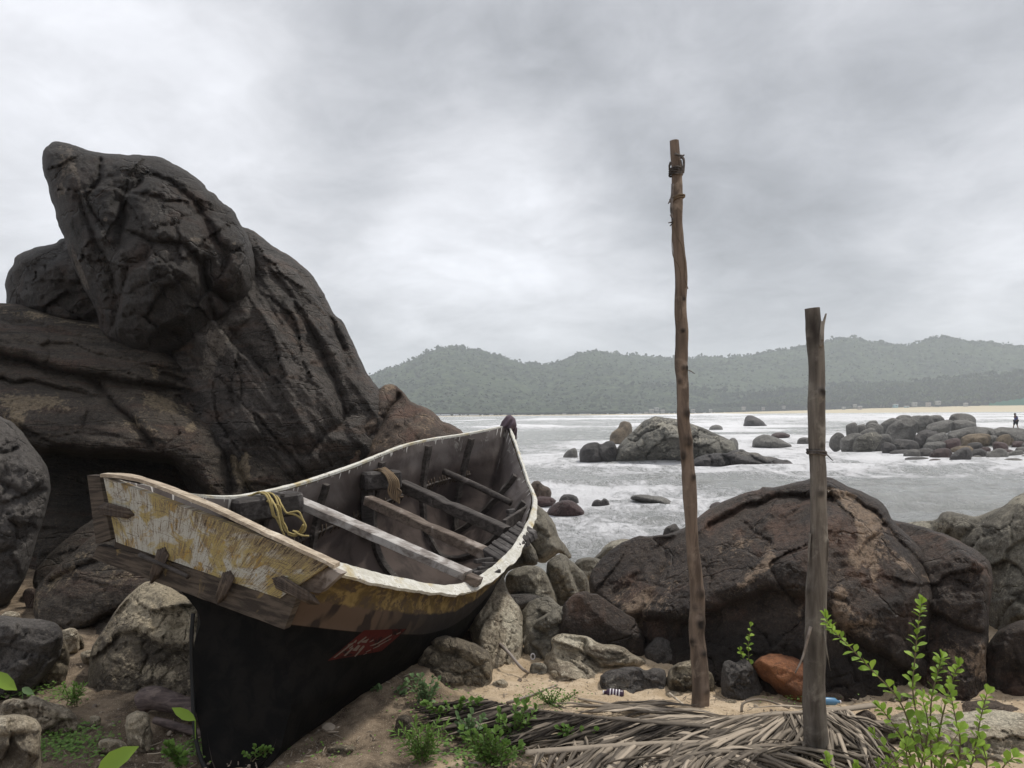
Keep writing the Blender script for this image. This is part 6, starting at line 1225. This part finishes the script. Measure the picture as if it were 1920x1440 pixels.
def bigleaf(label, base, tip, Y, w_, mat=LEAF_B, bend=.15):
    a, b = P(*base, Y), P(*tip, Y-.05); mb = MB(); L = np.linalg.norm(b-a); mb.add(*leaf_shape(a, b-a, np.array([.1, -.9, .5]), L, w_, .25, bend, 'big'), .6)
    mb.add(*tube(spline([a-[0, 0, .12], a-[0, 0, .05], a], 8), .003, 5), .4); return tag(mb.obj('leaf_plant', mat), label, 'plant')
bigleaf('large bright leaf pointing up right at the bottom edge left of the hull', (182,1448), (248,1402), 3.3, .042); bigleaf('bright leaf cut by the left edge above the knobbly stone', (-14,1262), (27,1292), 4.4, .04)
bigleaf('bright leaf touching the left side of the black hull', (366,1350), (324,1328), 3.8, .025); bigleaf('small dull leaf on the soil right of the leaf at the left edge', (42,1290), (60,1300), 4.5, .02, LEAF_G)
def groundcover():
    rs = np.random.RandomState(8); mb = MB()
    for (cx, cy, rx, ry, n, L) in [(130,1395,70,35,520,.016),(40,1300,45,18,160,.014),(110,1305,50,20,160,.013),(360,1412,40,22,160,.014),(820,1350,90,40,300,.014),(900,1420,110,30,340,.016),(1030,1320,60,20,260,.011),(640,1420,110,30,60,.012),(1080,1390,60,20,160,.014),(1500,1318,80,8,60,.010),(60,1420,80,20,120,.015)]:
        x = cx+rx*rs.normal(size=n)*.55; y = cy+ry*rs.normal(size=n)*.55
        for a, b in zip(x, y):
            g = G(a, min(max(b, 1240), 1500), -.1); g[2] = ground_z(g[0], g[1])+.012+rs.uniform(0, .025)
            an = rs.uniform(0, 6.3); mb.add(*leaf_shape(g, np.array([math.cos(an), math.sin(an), rs.uniform(.1, .7)]), np.array([0, -.3, 1.]), L*rs.uniform(.7, 1.4), L*.45, .2, .2, 'round'), rs.uniform(0, 1))
    tag(mb.obj('ground_cover', LEAF_D, smooth=False, center=False), 'patches of tiny clover like leaves scattered over the sand', 'ground cover', kind='stuff')
groundcover()
def pebbles():
    rs = np.random.RandomState(18); bm_v, bm_f = box((0, 0, 0), (1, 0, 0), (0, 1, 0), (0, 0, 1), .55); bm_v = np.array(bm_v); mb = MB()
    for _ in range(2600):
        x, y = rs.uniform(-20, 1940), 1245+200*rs.uniform()**.8; g = G(x, y, -.1); s = .0035*np.exp(rs.normal()*.55)*(1.0 if y > 1300 else 1.4)
        g[2] = ground_z(g[0], g[1])+s*.3; A = rs.normal(size=(3, 3)); Q, _ = np.linalg.qr(A); mb.add((bm_v*np.array([1.3, 1, .7])*s)@Q.T*np.array([1, 1, .8])+g, bm_f, rs.uniform(-.3, .6))
    tag(mb.obj('pebbles', PEB, smooth=False, center=False), 'small pebbles and bits of shell strewn over the sand', 'pebbles', kind='stuff')
    mb = MB()
    for _ in range(1100):
        if rs.uniform() < .6: x, y = rs.uniform(560, 1350), rs.uniform(1275, 1450)
        else: x, y = rs.uniform(0, 1900), rs.uniform(1270, 1450)
        g = G(x, y, -.1); g[2] = ground_z(g[0], g[1])+.012; an = rs.uniform(0, 3.14); L = rs.uniform(.02, .075); d = np.array([math.cos(an), math.sin(an), rs.uniform(-.1, .25)])
        mb.add(*tube([g-d*L/2, g+d*L*.1+rs.uniform(-.004, .004, 3), g+d*L/2], rs.uniform(.0012, .003), 4), rs.uniform(0, .9))
    tag(mb.obj('plant_litter', FROND, smooth=False, center=False), 'dry twigs and leaf scraps strewn over the sand', 'litter', kind='stuff')
PEB = leafy('pebble_stone', (.13, .10, .08), (.52, .45, .36), 3, .85)
pebbles()

# ------------------------------------------------------------------ the person walking on the spit
def person():
    foot = P(1905, 806, 80.0); k = 1.0
    root = empty('person', foot, 'person in a blue shirt and dark shorts walking left along the rocky spit', 'person')
    J = {'pel': (0, 0, .95), 'belly': (-.01, 0, 1.08), 'chest': (-.03, 0, 1.30), 'neck': (-.06, 0, 1.48), 'head': (-.10, 0, 1.60), 'crown': (-.11, 0, 1.70), 'nose': (-.21, 0, 1.60),
         'hl': (-.02, .09, .92), 'kl': (-.16, .09, .50), 'al': (-.24, .09, .09), 'tl': (-.38, .09, .03), 'hr': (.02, -.09, .92), 'kr': (.06, -.09, .50), 'ar': (.20, -.09, .10), 'tr': (.07, -.09, .03),
         'sl': (-.03, .19, 1.40), 'el': (.05, .24, 1.12), 'wl': (-.08, .24, .90), 'fl': (-.12, .24, .82), 'sr': (-.03, -.19, 1.40), 'er': (.03, -.24, 1.12), 'wr': (-.12, -.24, .92), 'fr': (-.17, -.24, .84)}
    E = [('pel', 'belly'), ('belly', 'chest'), ('chest', 'neck'), ('neck', 'head'), ('head', 'crown'), ('head', 'nose'), ('pel', 'hl'), ('hl', 'kl'), ('kl', 'al'), ('al', 'tl'), ('pel', 'hr'), ('hr', 'kr'), ('kr', 'ar'), ('ar', 'tr'), ('chest', 'sl'), ('sl', 'el'), ('el', 'wl'), ('wl', 'fl'), ('chest', 'sr'), ('sr', 'er'), ('er', 'wr'), ('wr', 'fr')]
    Rr_ = {'pel': .14, 'belly': .13, 'chest': .15, 'neck': .055, 'head': .095, 'crown': .07, 'nose': .02, 'hl': .09, 'hr': .09, 'kl': .06, 'kr': .06, 'al': .04, 'ar': .04, 'tl': .03, 'tr': .03, 'sl': .06, 'sr': .06, 'el': .045, 'er': .045, 'wl': .03, 'wr': .03, 'fl': .03, 'fr': .03}
    def skinned(name, keys, edges, rad, mat):
        me = bpy.data.meshes.new(name); me.from_pydata([J[q] for q in keys], [(keys.index(a), keys.index(b)) for a, b in edges], [])
        o = bpy.data.objects.new(name, me); COL.objects.link(o); o.parent = root
        sm = o.modifiers.new('skin', 'SKIN'); sm.use_smooth_shade = True
        if not me.skin_vertices:
            import bmesh
            bm_ = bmesh.new(); bm_.from_mesh(me); bm_.verts.layers.skin.verify(); bm_.to_mesh(me); bm_.free()
        for i, q in enumerate(keys): me.skin_vertices[0].data[i].radius = (rad[q], rad[q]); me.skin_vertices[0].data[i].use_root = (i == 0)
        o.modifiers.new('sub', 'SUBSURF').levels = 1; me.materials.append(mat); return o
    skinned('body', list(J), E, Rr_, simple('skin_brown', (.16, .085, .055), .6))
    kk = ['chest', 'belly', 'pel', 'sl', 'el', 'sr', 'er']; skinned('shirt', kk, [('chest', 'belly'), ('belly', 'pel'), ('chest', 'sl'), ('sl', 'el'), ('chest', 'sr'), ('sr', 'er')], {'chest': .175, 'belly': .16, 'pel': .165, 'sl': .085, 'sr': .085, 'el': .06, 'er': .06}, simple('shirt_blue', (.10, .11, .24), .9))
    kk = ['pel', 'hl', 'kl', 'hr', 'kr']; skinned('shorts', kk, [('pel', 'hl'), ('hl', 'kl'), ('pel', 'hr'), ('hr', 'kr')], {'pel': .17, 'hl': .125, 'hr': .125, 'kl': .11, 'kr': .11}, simple('shorts_dark', (.03, .03, .04), .9))
    V, Fc = tube(np.array(foot)+np.array([(-.08, 0, 1.585), (-.09, 0, 1.64), (-.10, 0, 1.70), (-.10, 0, 1.74)]), [.10, .115, .09, .03], 10); mesh_obj('hair', V, Fc, simple('hair_black', (.012, .01, .01), .8), root)
person()

# ------------------------------------------------------------------ haze: even, pale air round the camera and the whole scene
hz = mesh_obj('haze', *box((0, 1450, 75), (1900, 0, 0), (0, 1550, 0), (0, 0, 87), 0.001), (HM := bpy.data.materials.new('haze_air')), smooth=False)
HM.use_nodes = True; HM.node_tree.nodes.clear()
v_ = HM.node_tree.nodes.new('ShaderNodeVolumePrincipled'); v_.inputs['Color'].default_value = (.90, .955, 1.0, 1); v_.inputs['Density'].default_value = 0.00040; v_.inputs['Anisotropy'].default_value = 0.2
o_ = HM.node_tree.nodes.new('ShaderNodeOutputMaterial'); HM.node_tree.links.new(v_.outputs[0], o_.inputs['Volume'])
tag(hz, 'pale sea haze over the whole bay', 'haze', kind='stuff')
